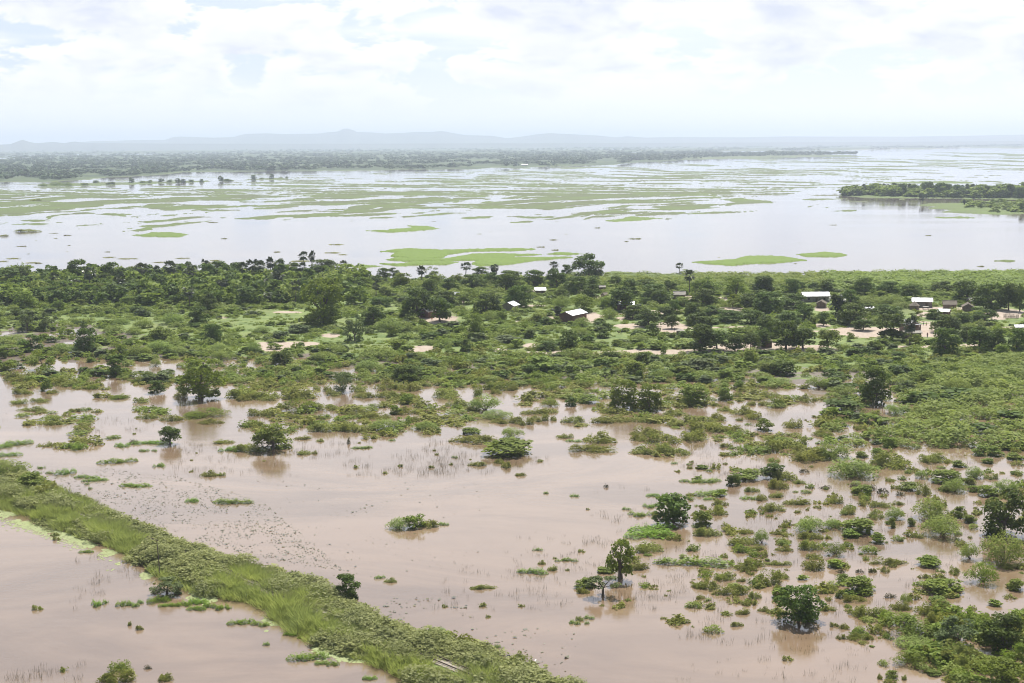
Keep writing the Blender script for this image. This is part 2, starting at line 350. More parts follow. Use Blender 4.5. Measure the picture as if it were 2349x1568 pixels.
LT = [[-.9] * 10, [-.25] * 10, [.5] * 10, [1] * 10,
      [.9, .9, .9, .9, 1.1, 1.2, 1.3, 1.2, 1.2, 1.2],
      [.35, .32, .25, .45, .9, 1.2, 1.2, 1.2, 1.2, 1.2],
      [.08, -.02, -.12, .16, .6, .9, 1.1, 1.2, 1.2, 1.2],
      [.12, .05, .08, .15, .35, .45, .7, .9, .9, .9],
      [-.02, -.05, -.05, .0, .05, .18, .35, .45, .5, .6],
      [-.12, -.12, -.2, -.14, -.08, .0, .08, .2, .35, .4],
      [-.2, -.22, -.3, -.25, -.18, -.08, -.08, .05, .22, .3],
      [-.4, -.4, -.5, -.45, -.35, -.25, -.3, -.12, .05, .1],
      [-.6, -.6, -.7, -.6, -.5, -.45, -.4, -.35, -.1, -.05],
      [-.8, -.8, -.8, -.8, -.8, -.8, -.7, -.6, -.3, -.2],
      [-.9] * 10]
FARX = np.array([-900, 0, 100, 250, 400, 700, 1000, 1200, 1420, 1600, 1700, 1720, 2349, 3200])
FARY = np.array([432, 418, 417, 408, 397, 392, 390, 385, 377, 366, 352, 348, 339.5, 333])
def level(X, Y):
    px, py = proj(X, Y, 0.0)
    h = bil(LX, LY, LT, px, py)
    h = h + (fbm(X / 9, Y / 9, 5, 4) - 0.5) * np.interp(py, [640, 700, 800, 1000], [.3, .4, .62, .5])
    h = h + (fbm(X / 34, Y / 34, 9, 3) - 0.5) * 0.35
    far = py < np.interp(px, FARX, FARY) + (fbm(px / 60, py * 0 + 3, 2, 3) - .5) * 6
    h = np.where(far, 1.0, h)
    u, v = bank_uv(X, Y)
    up = np.interp(u, UPu, UPv) + (fbm(u / 9, u * 0, 3) - .5) * 6; lo = np.interp(u, LOu, LOv) + (fbm(u / 9, u * 0 + 7, 4) - .5) * 4
    e = np.minimum(up - v, v - lo); e = np.where(Y < 420, e, -9)
    hb = np.clip((e - 1.5) * 0.45, -1.0, 1.0) - 0.08 + (fbm(X / 2, Y / 2, 8, 2) - .5) * .15
    return np.maximum(h, hb), far
SAND = []
for c, x, y, rx, ry in [('S', 1641, 1209, 95, 17), ('S', 2062, 1206, 30, 8), ('S', 2220, 1203, 45, 20), ('S', 2340, 1207, 34, 7), ('S', 2356, 1236, 66, 11), ('S', 2515, 1240, 68, 22),
        ('S', 2733, 1177, 66, 13), ('S', 2580, 1130, 24, 10), ('S', 2704, 1134, 26, 8), ('S', 2100, 1330, 170, 8), ('S', 2500, 1326, 260, 9), ('S', 2830, 1313, 190, 20), ('S', 3010, 1318, 150, 14),
        ('S', 3077, 1234, 36, 10), ('S', 3083, 1171, 34, 10), ('S', 3266, 1258, 180, 20), ('S', 3480, 1252, 62, 34), ('S', 3765, 1190, 90, 22), ('S', 3540, 1172, 110, 9), ('S', 3462, 1192, 26, 12),
        ('S', 3450, 1309, 220, 4), ('S', 3632, 1306, 46, 8), ('S', 3775, 1243, 60, 5), ('S', 834, 1198, 26, 4), ('S', 1079, 1181, 60, 4), ('S', 1241, 1267, 36, 6), ('S', 1110, 1300, 110, 12), ('S', 1030, 1315, 70, 10),
        ('S', 1577, 1313, 60, 12), ('S', 985, 1300, 36, 12), ('S', 1990, 1303, 30, 10), ('S', 1880, 1320, 30, 8), ('S', 2262, 1128, 26, 14), ('S', 2000, 1103, 60, 8), ('S', 2200, 1098, 40, 5), ('S', 1735, 1150, 10, 14),
        ('S', 2440, 1185, 60, 8), ('S', 2000, 1160, 50, 5), ('S', 1770, 1250, 24, 12), ('S', 2420, 1060, 90, 5), ('S', 3230, 1215, 60, 8), ('S', 780, 1180, 24, 4), ('S', 690, 1260, 24, 5)]:
    a, b_ = cd2(c, x, y); SAND.append((a, b_, rx / 1.75, ry / 1.8))
G = {}
def build_ground():
    r = np.concatenate([90 * 1.0022 ** np.arange(993), 800 * 1.012 ** np.arange(1, 331)]); a = np.radians(np.arange(-33, 33.01, 0.125))
    Rr, A = np.meshgrid(r, a, indexing='ij'); X = Rr * np.sin(A); Y = Rr * np.cos(A)
    h, far = level(X, Y); px, py = proj(X, Y, 0.0)
    h = np.clip(h, -0.9, 2.2)
    h = h + np.where(far, (fbm(X / 1500, Y / 1500, 21, 3) - .4) * np.clip((Rr - 6000) / 4000, 0, 1) * 30, 0)
    G.update(r=r, h=h, far=far)
    sand = np.zeros_like(X)
    wob = (fbm(X / 5, Y / 5, 31, 3) - .5) * 1.1
    for cx, cy, rx, ry in SAND:
        q = 1 - np.hypot((px - cx) / rx, (py - cy) / ry); sand = np.maximum(sand, np.clip(0.5 + q * 1.6 + wob, 0, 1) * (q > -.6))
    for i in range(5):                                                       # trodden paths between the yards
        x0, y0, x1, y1 = [(1190, 745, 1420, 726), (1420, 726, 1700, 716), (1560, 758, 1990, 770), (1640, 690, 1890, 716), (2120, 735, 2349, 722)][i]
        u = np.clip((px - x0) / (x1 - x0), 0, 1); d = np.hypot((px - x0 - u * (x1 - x0)) * .15, py - y0 - u * (y1 - y0) - 3 * np.sin(u * 9 + i))
        sand = np.maximum(sand, np.clip(1.1 - d / 2.6, 0, 1))
    u, v = bank_uv(X, Y); sand = np.maximum(sand, np.where((np.abs(v) < .9) & (Y < 420), .62, 0))
    wet = np.clip(1 - (h - 0.02) / 0.22, 0, 1) * (~far); sand = sand * (1 - .8 * wet)
    nr, na = X.shape; idx = np.arange(nr * na).reshape(nr, na)
    Q = np.stack([idx[:-1, :-1], idx[:-1, 1:], idx[1:, 1:], idx[1:, :-1]], -1).reshape(-1, 4)
    me = mkmesh('ground', np.stack([X, Y, h], -1).reshape(-1, 3), Q[:, ::-1].copy(), [MT['ground']],
                {'sand': sand.ravel(), 'wet': wet.ravel(), 'far': far.ravel().astype(float)}, smooth=True)
    tag(link('ground', me), kind='structure')
build_ground()
# the flood itself: one level sheet
E_ = 40500
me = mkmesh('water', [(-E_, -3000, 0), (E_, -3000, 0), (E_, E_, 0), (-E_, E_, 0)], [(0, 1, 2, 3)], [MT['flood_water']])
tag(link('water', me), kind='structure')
# ---------------------------------------------------------------- hills
def ridge(pts, dist, depth, seed, base=-20):
    xs = np.array([p[0] for p in pts], float); ys = np.array([p[1] for p in pts], float)
    px = np.arange(-500, 2860, 6.0); top = np.interp(px, xs, ys)
    hor = 328 - (px - 1174.5) * math.tan(math.radians(0.39))
    az = np.arctan((px - 1174.5) / F)
    K = 26; s = np.linspace(0, 1, K)
    X = []; Z = []; Yv = []
    for i, q in enumerate(s):
        d = dist + (q - .5) * depth
        prof = math.sin(math.pi * q) ** 0.8
        hh = (hor - top) / F * dist + 6
        nz = fbm(px / 26 + seed, np.full_like(px, q * 7), seed, 4) - .5
        Z.append(np.maximum(hh * prof * (1 + .55 * nz * (1 - prof)) + (prof - 1) * 10, base) + H * prof)
        X.append(np.tan(az) * d); Yv.append(np.full_like(px, d) + (fbm(px / 60, px * 0, seed + 3, 3) - .5) * 600)
    X = np.array(X); Yv = np.array(Yv); Z = np.array(Z); nr, na = X.shape; idx = np.arange(nr * na).reshape(nr, na)
    Q = np.stack([idx[:-1, :-1], idx[:-1, 1:], idx[1:, 1:], idx[1:, :-1]], -1).reshape(-1, 4)
    tag(link('hills', mkmesh('hills', np.stack([X, Yv, Z], -1).reshape(-1, 3), Q, [MT['hill']], smooth=True)), kind='structure')
ridge([(-500, 336), (0, 334.6), (40, 332), (55, 326), (67, 322), (80, 325), (95, 330), (133, 327), (153, 330), (177, 326), (200, 329.6), (240, 329), (300, 330), (420, 331), (800, 331), (2900, 325)], 17500, 3000, 41)
ridge([(-500, 336), (150, 332), (200, 327), (233, 324.7), (283, 324.2), (333, 322.4), (390, 322.4), (400, 319), (407, 315.7), (430, 315), (500, 317.4), (547, 315.5), (560, 311), (575, 308.7), (623, 307.4), (660, 309.5), (700, 308.7), (740, 308), (760, 305), (783, 303), (790, 298), (800, 296.2), (812, 299), (826, 304.7),
       (860, 305.5), (890, 308), (930, 306.5), (960, 304.7), (995, 304.6), (1016, 302), (1040, 306), (1070, 311.4), (1133, 313), (1166, 318.7), (1200, 314.7), (1235, 309.5), (1263, 307), (1290, 308.5), (1316, 309.7), (1370, 312), (1416, 316.4), (1440, 314), (1480, 317), (1566, 315.5), (1700, 316.5),
       (1800, 314.5), (2066, 315), (2200, 313), (2349, 310), (2900, 308)], 23000, 5000, 57)
# ---------------------------------------------------------------- floating grass: low height fields that dip under the water at their edges
def field(name, xs, ys, zf, lush, keep=-0.06, mat='marsh_grass'):
    PX, PY = np.meshgrid(xs, ys); X, Y = PV(PX, PY); Z = zf(PX, PY, X, Y); nr, na = X.shape
    idx = np.arange(nr * na).reshape(nr, na); Q = np.stack([idx[:-1, :-1], idx[:-1, 1:], idx[1:, 1:], idx[1:, :-1]], -1).reshape(-1, 4)
    zz = Z.ravel(); Q = Q[(zz[Q].max(1) > keep)]
    used = np.unique(Q); re = np.full(nr * na, -1); re[used] = np.arange(len(used))
    V = np.stack([X.ravel(), Y.ravel(), zz], -1)[used]
    L = lush(PX, PY) if callable(lush) else np.full(PX.shape, lush)
    return link(name, mkmesh(name, V, re[Q][:, ::-1].copy(), [MT[mat]], {'lush': L.ravel()[used]}, smooth=False))
MX = [-300, 0, 400, 800, 1200, 1600, 2000, 2349, 2700]
MY = [338, 345, 352, 362, 375, 390, 400, 420, 432, 445, 460, 475, 490, 502, 516, 532, 560, 600, 630, 640]
MTB = [[0, 0, 0, 0, 0, 0, 0, 0, 0], [0, 0, 0, 0, 0, 0, 0, .0, 0], [0, 0, 0, 0, 0, 0, 0, .5, .5], [0, 0, 0, 0, 0, 0, .25, .45, .4], [0, 0, 0, 0, 0, .2, .5, .3, .3], [0, 0, 0, 0, .2, .5, .5, .3, .2],
       [0, 0, 0, .25, .35, .55, .35, .15, .1], [.1, .1, .2, .4, .5, .45, .15, .05, .05], [.35, .35, .45, .45, .6, .5, .1, .02, 0],
       [.5, .5, .6, .72, .72, .5, .1, 0, 0], [.62, .62, .7, .66, .62, .4, 0, 0, 0], [.66, .72, .68, .66, .72, .2, 0, 0, 0],
       [.7, .7, .45, .55, .5, .05, 0, 0, 0], [.45, .45, .30, .25, .1, 0, 0, 0, 0], [.2, .15, .10, .04, 0, 0, 0, 0, 0],
       [.02, .02, .0, .0, .0, .0, .0, 0, 0], [0] * 9, [0] * 9, [0] * 9, [0] * 9]
def zmarsh(px, py, X, Y):
    cv = bil(MX, MY, MTB, px, py); sc = np.interp(py, [345, 420, 500, 640], [3.2, 1.35, .8, .55])
    pw = py + px * .013 + (fbm(px / 160, py / 12, 70, 2) - .5) * 5
    n = fbm((px + 2 * py) / 140, pw / 1.45 * np.interp(py, [345, 450, 640], [1.6, 1, .75]), 77, 5, .60)
    n = (n - .5) * 2.3 + .5
    th = 1 - cv
    th = 1 - cv * .74; z = (n - th) * 2.6; z = np.where(cv < .01, -1, z)
    return np.clip(z, -.5, .55) + np.where(z > 0.05, (fbm(X / 4, Y / 9, 78, 2) - .3) * .7, 0)
o = field('floating_grass', np.arange(-120, 2480, 2.0), np.concatenate([np.arange(345, 420, .4), np.arange(420, 640, .55)]), zmarsh,
          lambda px, py: np.clip(np.interp(py, [380, 430, 470, 520, 600], [.0, .0, .05, .2, .4]) + (fbm(px / 90, py / 9, 12) - .5) * .5, 0, 1))
tag(o, 'broken streaks of olive grass floating across the wide pale river', 'floating grass', kind='stuff')
def isl(poly, c, lab, lush=.9, zmax=.6, cat='grass island', name='grass_island', ysc=6, mat='marsh_grass', kind=None, group='bright grass islands floating in the river'):
    pl = [cd2(c, *p) for p in poly]; xs_ = [p[0] for p in pl]; ys_ = [p[1] for p in pl]
    pp = [(x, y * ysc) for x, y in pl]
    def zf(px, py, X, Y):
        d = polydist(px, py * ysc, pp) + (fbm(px / 7, py / 1.6, int(xs_[0]) % 97, 4) - .5) * 13
        return np.clip(d * .07, -.4, zmax) + np.where(d > 2, (fbm(X / 3, Y / 5, 6, 3) - .35) * zmax * .8, 0)
    o = field(name, np.arange(min(xs_) - 8, max(xs_) + 8, .8), np.arange(min(ys_) - 2, max(ys_) + 2, .3), zf, lush, mat=mat)
    if kind: tag(o, kind=kind)
    else: tag(o, lab, cat, group)
    return o
isl([(140, 855), (230, 860), (330, 868), (500, 858), (600, 850), (675, 840), (600, 826), (520, 822), (440, 820), (500, 832), (430, 840), (340, 845), (320, 852)], 'R2', 'green hooked grass island alone in open water above the big split raft')
isl([(890, 886), (980, 895), (1150, 900), (1240, 898), (1295, 882), (1240, 872), (1180, 866), (1040, 868), (990, 880)], 'R1', 'flat green grass island far left below the grass streaks', .75)
isl([(250, 1000), (360, 985), (460, 978), (700, 988), (1000, 980), (1250, 978), (1345, 982), (1200, 996), (900, 998), (740, 1018), (700, 1040), (600, 1055), (450, 1050), (330, 1030), (380, 1005)], 'R2', 'long bright grass raft forming the far edge of the split raft group')
isl([(290, 1055), (400, 1040), (540, 1048), (700, 1050), (900, 1015), (1100, 1012), (1390, 1020), (1200, 1032), (1190, 1040), (1600, 1038), (1350, 1060), (1150, 1090), (950, 1100), (890, 1085), (930, 1060), (700, 1065), (420, 1068)], 'R2', 'widest bright grass raft, reaching right behind the palms on the bank')
isl([(240, 1080), (400, 1085), (520, 1065), (700, 1068), (820, 1072), (720, 1090), (560, 1090), (400, 1100)], 'R2', 'narrow bright grass raft nearest the bank in the split raft group')
isl([(45, 1104), (150, 1092), (280, 1100), (160, 1110)], 'R2', 'small grass sliver at the left tip of the split raft group')
isl([(1395, 1018), (1500, 1005), (1690, 1016), (1560, 1022)], 'R2', 'thin grass sliver touching the top of the tall shore tree')
isl([(50, 1072), (160, 1085), (340, 1097), (440, 1085), (640, 1080), (860, 1060), (750, 1040), (600, 1028), (440, 1030), (340, 1055), (240, 1062)], 'R3', 'large bright grass island with a long left tail, right of the tall shore tree')
isl([(775, 1018), (850, 1036), (1080, 1036), (1140, 1024), (1080, 1010), (980, 1002), (900, 1010)], 'R3', 'smaller bright grass island just beyond the one with a long tail')
isl([(1805, 788), (1900, 793), (2050, 785), (2215, 770), (2050, 762), (1990, 758), (1930, 772)], 'R2', 'slender green grass island alone in mid river below the streaks', .7)
isl([(1695, 760), (1800, 770), (2000, 770), (2030, 766), (1900, 758), (1820, 762)], 'R3', 'thin green grass island in front of the wooded island', .6)
isl([(260, 640), (400, 628), (460, 640), (615, 652), (610, 665), (380, 662)], 'R3', 'olive grass island at the right end of the grass streaks', .3)
isl([(1640, 296), (1870, 316), (1700, 334), (1500, 330)], 'V3', 'green grass spit joined to the bank beside the lone shore palm', .6)
isl([(1170, 332), (1240, 338), (1380, 338), (1400, 330), (1290, 322)], 'V4', 'grassy base under the lone domed shrub standing in the river', .3)
isl([(390, 360), (450, 352), (510, 362), (470, 380), (400, 376)], 'V4', 'ragged brown weed raft just off the bank, left of the domed shrub', .0, .35)
isl([(600, 372), (700, 362), (780, 372), (700, 384), (620, 384)], 'V4', 'wider brown weed raft off the bank nearer the domed shrub', .0, .35)
isl([(2090, 188), (2180, 180), (2285, 184), (2280, 194), (2200, 194)], 'V4', 'small brown-green grass raft near the right edge of the river', .2, .4)
isl([(1610, 682), (1700, 668), (1950, 664), (2100, 652), (2349, 655), (2460, 680), (2460, 735), (2200, 745), (2000, 738), (1780, 728), (1850, 712), (1680, 702), (1760, 690)], 'R3', '', .35, .7, name='island', kind='structure')
isl([(1090, 615), (1250, 627), (1400, 630), (1900, 634), (2349, 642), (2500, 644), (2500, 560), (2200, 575), (1900, 560), (1600, 560), (1250, 560), (1150, 598)], 'R3', '', .2, 1.0, name='island', kind='structure')
isl([(1250, 528), (1600, 516), (1830, 514), (2010, 520), (1990, 530), (1500, 530)], 'R3', '', .3, 1.0, name='island', kind='structure')
isl([(240, 545), (300, 552), (700, 545), (1430, 519), (1430, 510), (1000, 520), (500, 530)], 'R1', '', .15, 1.2, name='island', kind='structure')
isl([(1500, 512), (1550, 518), (1615, 512), (1560, 505)], 'R1', '', .15, 1.2, name='island', kind='structure')
isl([(1680, 507), (1850, 503), (2060, 494), (1900, 492), (1740, 500)], 'R1', '', .15, 1.2, name='island', kind='structure')
isl([(870, 290), (1000, 286), (1150, 300), (1340, 318), (1500, 315), (1640, 330), (1640, 360), (860, 350)], 'V3', '', .35, 1.0, name='shore', kind='structure')
# ---------------------------------------------------------------- haze
hb = MB(); hb.box(-42000, 42000, -4000, 42000, -21, 305)
t = newmat('haze'); pv = t.n('ShaderNodeVolumePrincipled'); pv.inputs['Density'].default_value = 0.000084
pv.inputs['Color'].default_value = (0.73, 0.835, 1.0, 1); pv.inputs['Anisotropy'].default_value = 0.15
o = t.n('ShaderNodeOutputMaterial'); t.l(pv.outputs[0], o.inputs['Volume'])
tag(hb.obj('haze', [MT['haze']]), kind='stuff')
# ---------------------------------------------------------------- plant meshes
rng = np.random.default_rng(11)
def nrm(v): return v / (np.linalg.norm(v, axis=-1, keepdims=True) + 1e-9)
def leaves(c, n, size, r, aspect=1.0, along=None):
    """quads centred at c with normals n; returns V, Q"""
    k = len(c); n = nrm(n); a = nrm(np.cross(n, r.normal(size=(k, 3)) if along is None else along + r.normal(size=(k, 3)) * .15)); b = np.cross(n, a)
    s = size * 1.22 * r.uniform(.55, 1.35, (k, 1)); sa = s; sb = s * aspect * r.uniform(.6, 1.1, (k, 1))
    j = lambda: r.uniform(.6, 1.15, (k, 1))
    V = np.stack([c - a * sa * j() - b * sb * .6, c + a * sa * .3 - b * sb * j(), c + a * sa * j() + b * sb * .6, c - a * sa * .3 + b * sb * j()], 1)
    return V.reshape(-1, 3), np.arange(4 * k).reshape(-1, 4)
def clumpy(r, cen, rad, n, leaf, squash=.8, outw=.9, rnd=.7, up=.45, aspect=1.0):
    """leaves on the surfaces of clumps; returns V,Q,lv"""
    cen = np.asarray(cen, float); rad = np.asarray(rad, float); p = rad ** 2; p /= p.sum()
    ci = r.choice(len(cen), n, p=p); d = nrm(r.normal(size=(n, 3))); d[:, 2] = np.where(d[:, 2] < -.72, -d[:, 2] * .6, d[:, 2])
    pos = cen[ci] + d * (rad[ci] * r.uniform(.62, 1.08, n))[:, None] * np.array([1, 1, squash])
    nn = d * outw + r.normal(size=(n, 3)) * rnd + np.array([0, 0, up])
    V, Q = leaves(pos, nn, leaf, r, aspect)
    lv = np.clip(r.uniform(0, 1, len(cen))[ci] * .55 + r.uniform(0, .45, n), 0, 1)
    return V, Q, np.repeat(lv, 4), pos
def crown_clumps(r, k, z0, z1, wtop=.75, rmin=.13, rmax=.2, wide=.5):
    cen = []; rad = []
    for i in range(k):
        q = r.uniform(0, 1); z = z0 + (z1 - z0) * q; ra = rmin + (rmax - rmin) * r.uniform()
        prof = math.sqrt(max(0, 1 - ((q - .34) / .74) ** 2)) if q > .34 else .78 + .22 * q / .34
        prof = prof * (1 - (1 - wtop)*.3) + .06; R = max(0.0, wide * prof - ra * .8); th = r.uniform(0, 2 * math.pi); rr = R * math.sqrt(r.uniform(.35, 1))
        cen.append((rr * math.cos(th), rr * math.sin(th), min(z, z1 - ra * .8))); rad.append(ra)
    return cen, rad
LIB = {}
def reg(kind, crown, trunk=None):
    n = len(crown.vertices); V = np.zeros(n * 3, np.float32); crown.vertices.foreach_get('co', V); V = V.reshape(-1, 3)
    rr = np.percentile(np.hypot(V[:, 0], V[:, 1]), 89); s = .5 / rr; zt = np.percentile(V[:, 2], 99.3); sz = 1.0 / zt
    if kind in 'PC': s = .5 / np.percentile(np.abs(V[:, 0]), 97)
    V *= np.array([s, s, sz], np.float32); crown.vertices.foreach_set('co', V.ravel())
    if trunk is not None:
        n = len(trunk.vertices); W = np.zeros(n * 3, np.float32); trunk.vertices.foreach_get('co', W); W = W.reshape(-1, 3) * np.array([s * .93, s * .93, sz * .97], np.float32); trunk.vertices.foreach_set('co', W.ravel())
    LIB.setdefault(kind, []).append((crown, trunk))
def leafmesh(name, mat, parts):
    V = []; Q = []; L = []; b = 0
    for v, q, l in parts: V.append(v); Q.append(q + b); L.append(l); b += len(v)
    return mkmesh(name, np.concatenate(V), np.concatenate(Q), [MT[mat]], {'lv': np.concatenate(L)})
def trunkmesh(r, fork, r0, limbs, mat='bark', lean=.03):
    mb = MB(); x, y = r.uniform(-lean, lean, 2); top = (x, y, fork)
    mb.tube([(0, 0, -.06), (x * .3, y * .3, fork * .4), top], [r0 * 1.35, r0, r0 * .8], 7)
    for c in limbs:
        m_ = [(top[i] * .5 + c[i] * .5) + r.uniform(-.03, .03) for i in range(3)]
        mb.tube([top, m_, c], [r0 * .62, r0 * .36, r0 * .12], 5)
    return mb.mesh('trunk', [MT[mat]])
def tree_kind(kind, mat, nv, z0, z1, k, n, leaf, fork, r0, wtop=.75, rr=(.13, .2), seed=0, gap=None, wide=.5, **kw):
    for i in range(nv):
        r = np.random.default_rng(seed * 100 + i)
        cen, rad = crown_clumps(r, k + int(r.integers(-2, 3)), z0, z1, wtop, rr[0], rr[1], wide)
        if kw.get('core', True): cen.append((0, 0, z0 + (z1 - z0) * .5)); rad.append(.24 if z0 > -.1 else .36)
        V, Q, L, _ = clumpy(r, cen, rad, n, leaf, squash=kw.get('squash', .8), rnd=kw.get('rnd', .7))
        reg(kind, leafmesh('crown', mat, [(V, Q, L)]), trunkmesh(r, fork, r0, [cen[j] for j in range(min(7, len(cen)))]))
tree_kind('T', 'leaf_dark', 6, -.02, 1.0, 26, 2900, .025, .28, .030, seed=1)          # dense tree, leafy almost to the ground
tree_kind('t', 'leaf_mid', 4, -.02, 1.0, 24, 2700, .025, .28, .030, seed=2)
tree_kind('M', 'leaf_dark', 5, .17, 1.0, 22, 2900, .025, .36, .030, wtop=.7, seed=3)   # clear trunk
tree_kind('m', 'leaf_mid', 3, .19, 1.0, 18, 2400, .025, .34, .028, wtop=.7, seed=4)
tree_kind('L', 'leaf_light', 3, -.04, 1.0, 26, 2600, .022, .2, .025, seed=5)          # pale rounded
tree_kind('G', 'leaf_light', 1, .02, 1.0, 46, 5200, .019, .25, .045, rr=(.09, .15), seed=6)  # the giant
tree_kind('Y', 'leaf_light', 2, .0, 1.0, 18, 1500, .023, .25, .022, rr=(.1, .17), seed=7, core=False)
tree_kind('S', 'leaf_grey', 3, .0, 1.0, 26, 2400, .021, .24, .034, rr=(.09, .14), seed=8)
tree_kind('N', 'leaf_mid', 1, .20, 1.0, 22, 1100, .036, .36, .075, wtop=.8, rr=(.13, .2), seed=9, core=False)   # slim tree
tree_kind('U', 'leaf_grey', 1, .45, .95, 16, 700, .034, .42, .04, wtop=1.0, rr=(.11, .16), seed=10, core=False, squash=.5)
tree_kind('R', 'leaf_grey', 2, -.05, 1.0, 30, 2000, .022, .1, .02, wtop=.85, seed=12)   # grey ball
tree_kind('B', 'leaf_mid', 5, -.12, 1.0, 14, 1300, .038, .06, .015, rr=(.16, .24), seed=13)
tree_kind('b', 'leaf_dark', 3, -.12, 1.0, 14, 1200, .038, .06, .015, rr=(.16, .24), seed=14)
tree_kind('W', 'leaf_grey', 2, -.12, .95, 14, 1100, .044, .06, .015, rr=(.13, .2), seed=15)
def palm(kind, nv, seed, clad=False):
    for i in range(nv):
        r = np.random.default_rng(seed * 50 + i); Vs = []; Qs = []; Ls = []; b = 0
        cz = .80; x0, y0 = r.uniform(-.1, .1, 2)
        if kind == 'P' and i % 3 == 2: heads = [(x0, y0, cz), (x0 + .3, y0 + .1, cz - .1)]
        else: heads = [(x0, y0, cz)]
        for hx, hy, hz in heads:
            nf = 42
            for f in range(nf):
                el = math.asin(r.uniform(-.85, 1)); az = r.uniform(0, 6.283); L_ = r.uniform(.30, .42)
                d = np.array([math.cos(el) * math.cos(az), math.cos(el) * math.sin(az), math.sin(el)])
                c = np.array([hx, hy, hz]) + d * L_ * np.array([1, 1, .55]); fr = r.uniform(.16, .22)
                side = nrm(np.cross(d, [0, 0, 1.0])); upv = np.cross(side, d); lv = r.uniform(0, 1)
                nb = 9
                for q in range(nb):                                     # pleated fan: narrow blades spread from the stalk
                    a = math.radians(-115 + 230 * q / (nb - 1)); dirb = d * math.cos(a) + side * math.sin(a); dirb = dirb - np.array([0, 0, .28])
                    tip = c + dirb * fr * np.array([1, 1, .7]); mid = c + dirb * fr * .55 * np.array([1, 1, .7]) + upv * .008; wd = np.cross(dirb, upv); wd = wd / (np.linalg.norm(wd) + 1e-6) * fr * .15
                    Vs += [c, mid + wd, tip, mid - wd]; Qs.append([b, b + 1, b + 2, b + 3]); Ls += [lv * .6 + r.uniform(0, .4)] * 4; b += 4
        mb = MB(); 
        for hx, hy, hz in heads:
            bx, by = (0, 0) if len(heads) == 1 or hx == x0 else (.12, .05)
            mb.tube([(bx, by, -.03), (bx + (hx - bx) * .3, by + (hy - by) * .3, hz * .35), (bx + (hx - bx) * .7, by + (hy - by) * .7, hz * .7), (hx, hy, hz + .02)], [.050, .036, .042, .034], 7)
        parts = [(np.array(Vs), np.array(Qs), np.array(Ls))]
        if clad:
            cen = [(r.uniform(-.12, .12), r.uniform(-.12, .12), z_) for z_ in np.linspace(.05, .78, 9)]; rad = [.14 + .16 * z_[2] for z_ in cen]
            V, Q, L, _ = clumpy(r, cen, rad, 650, .045, squash=.45); parts.append((V, Q, L * .5))
        reg(kind, leafmesh('crown', 'leaf_palm', parts), mb.mesh('trunk', [MT['bark_palm']]))
palm('P', 6, 21); palm('C', 3, 22, True)
def acacia(kind, nv, n, leaf, seed, mat='leaf_acacia', asp=.45):
    for i in range(nv):
        r = np.random.default_rng(seed * 70 + i); k = 9; Vs = []
        cen = [(0, 0, .42)]; rad = [.36]
        for j in range(k):
            th = r.uniform(0, 6.283); rr = r.uniform(.15, .36); cen.append((rr * math.cos(th), rr * math.sin(th), r.uniform(.22, .62) * (1 - rr * .9))); rad.append(r.uniform(.15, .24))
        cen = np.array(cen); rad = np.array(rad); p = rad ** 2; p /= p.sum(); ci = r.choice(len(cen), n, p=p)
        d = nrm(r.normal(size=(n, 3))); d[:, 2] = np.abs(d[:, 2]) - .15
        pos = cen[ci] + d * (rad[ci] * r.uniform(.7, 1.12, n))[:, None] * np.array([1, 1, 1.25]); pos[:, 2] = np.clip((pos[:, 2] - .14) * 1.1, .005, 1)
        al = d.copy(); al[:, 2] *= .3                                   # feathery sprays droop outward
        V, Q = leaves(pos, d * .7 + r.normal(size=(n, 3)) * .65 + np.array([0, 0, .35]), leaf, r, asp)
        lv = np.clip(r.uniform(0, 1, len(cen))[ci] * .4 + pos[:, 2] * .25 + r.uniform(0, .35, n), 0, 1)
        mb = MB()
        for j in range(8):
            c = cen[j % len(cen)]; mb.tube([(0, 0, -.05), (c[0] * .4, c[1] * .4, c[2] * .5), tuple(c)], [.018, .012, .005], 4)
        reg(kind, leafmesh('crown', mat, [(V, Q, np.repeat(lv, 4))]), mb.mesh('trunk', [MT['twig_wood']]))
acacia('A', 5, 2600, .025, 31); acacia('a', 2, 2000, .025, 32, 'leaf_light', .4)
def marsh(kind, nv, n, seed, mat, h=.5, leaf=.045):
    for i in range(nv):
        r = np.random.default_rng(seed * 90 + i); k = 14; cen = []; rad = []
        for j in range(k):
            th = r.uniform(0, 6.283); rr = .42 * math.sqrt(r.uniform(0, 1)); x = rr * math.cos(th); y = rr * math.sin(th)
            ht = r.uniform(.3, 1) * (1 - 1.1 * rr ** 2); cen.append((x, y, ht * .3)); rad.append((r.uniform(.15, .26), ht))
        ci = r.integers(0, k, n); cen = np.array(cen); rr_ = np.array(rad); th = r.uniform(0, 6.283, n); q = np.sqrt(r.uniform(0, 1, n)); hz = r.uniform(0, 1, n) ** .8
        pos = np.stack([cen[ci, 0] + np.cos(th) * q * rr_[ci, 0] * (1 - .4 * hz), cen[ci, 1] + np.sin(th) * q * rr_[ci, 0] * (1 - .4 * hz), hz * rr_[ci, 1] * (1 - .35 * q)], -1)
        nn = np.stack([np.cos(th), np.sin(th), r.uniform(-.1, 1.0, n)], -1) + r.normal(size=(n, 3)) * .5
        V, Q = leaves(pos, nn, leaf, r, .55)
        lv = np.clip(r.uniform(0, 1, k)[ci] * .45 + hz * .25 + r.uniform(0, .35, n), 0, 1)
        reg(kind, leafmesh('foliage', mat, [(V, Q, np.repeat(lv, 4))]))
marsh('K', 7, 1500, 41, 'leaf_marsh', leaf=.034); marsh('k', 3, 1300, 42, 'leaf_mid', leaf=.034); marsh('D', 3, 260, 43, 'leaf_twig', leaf=.055)
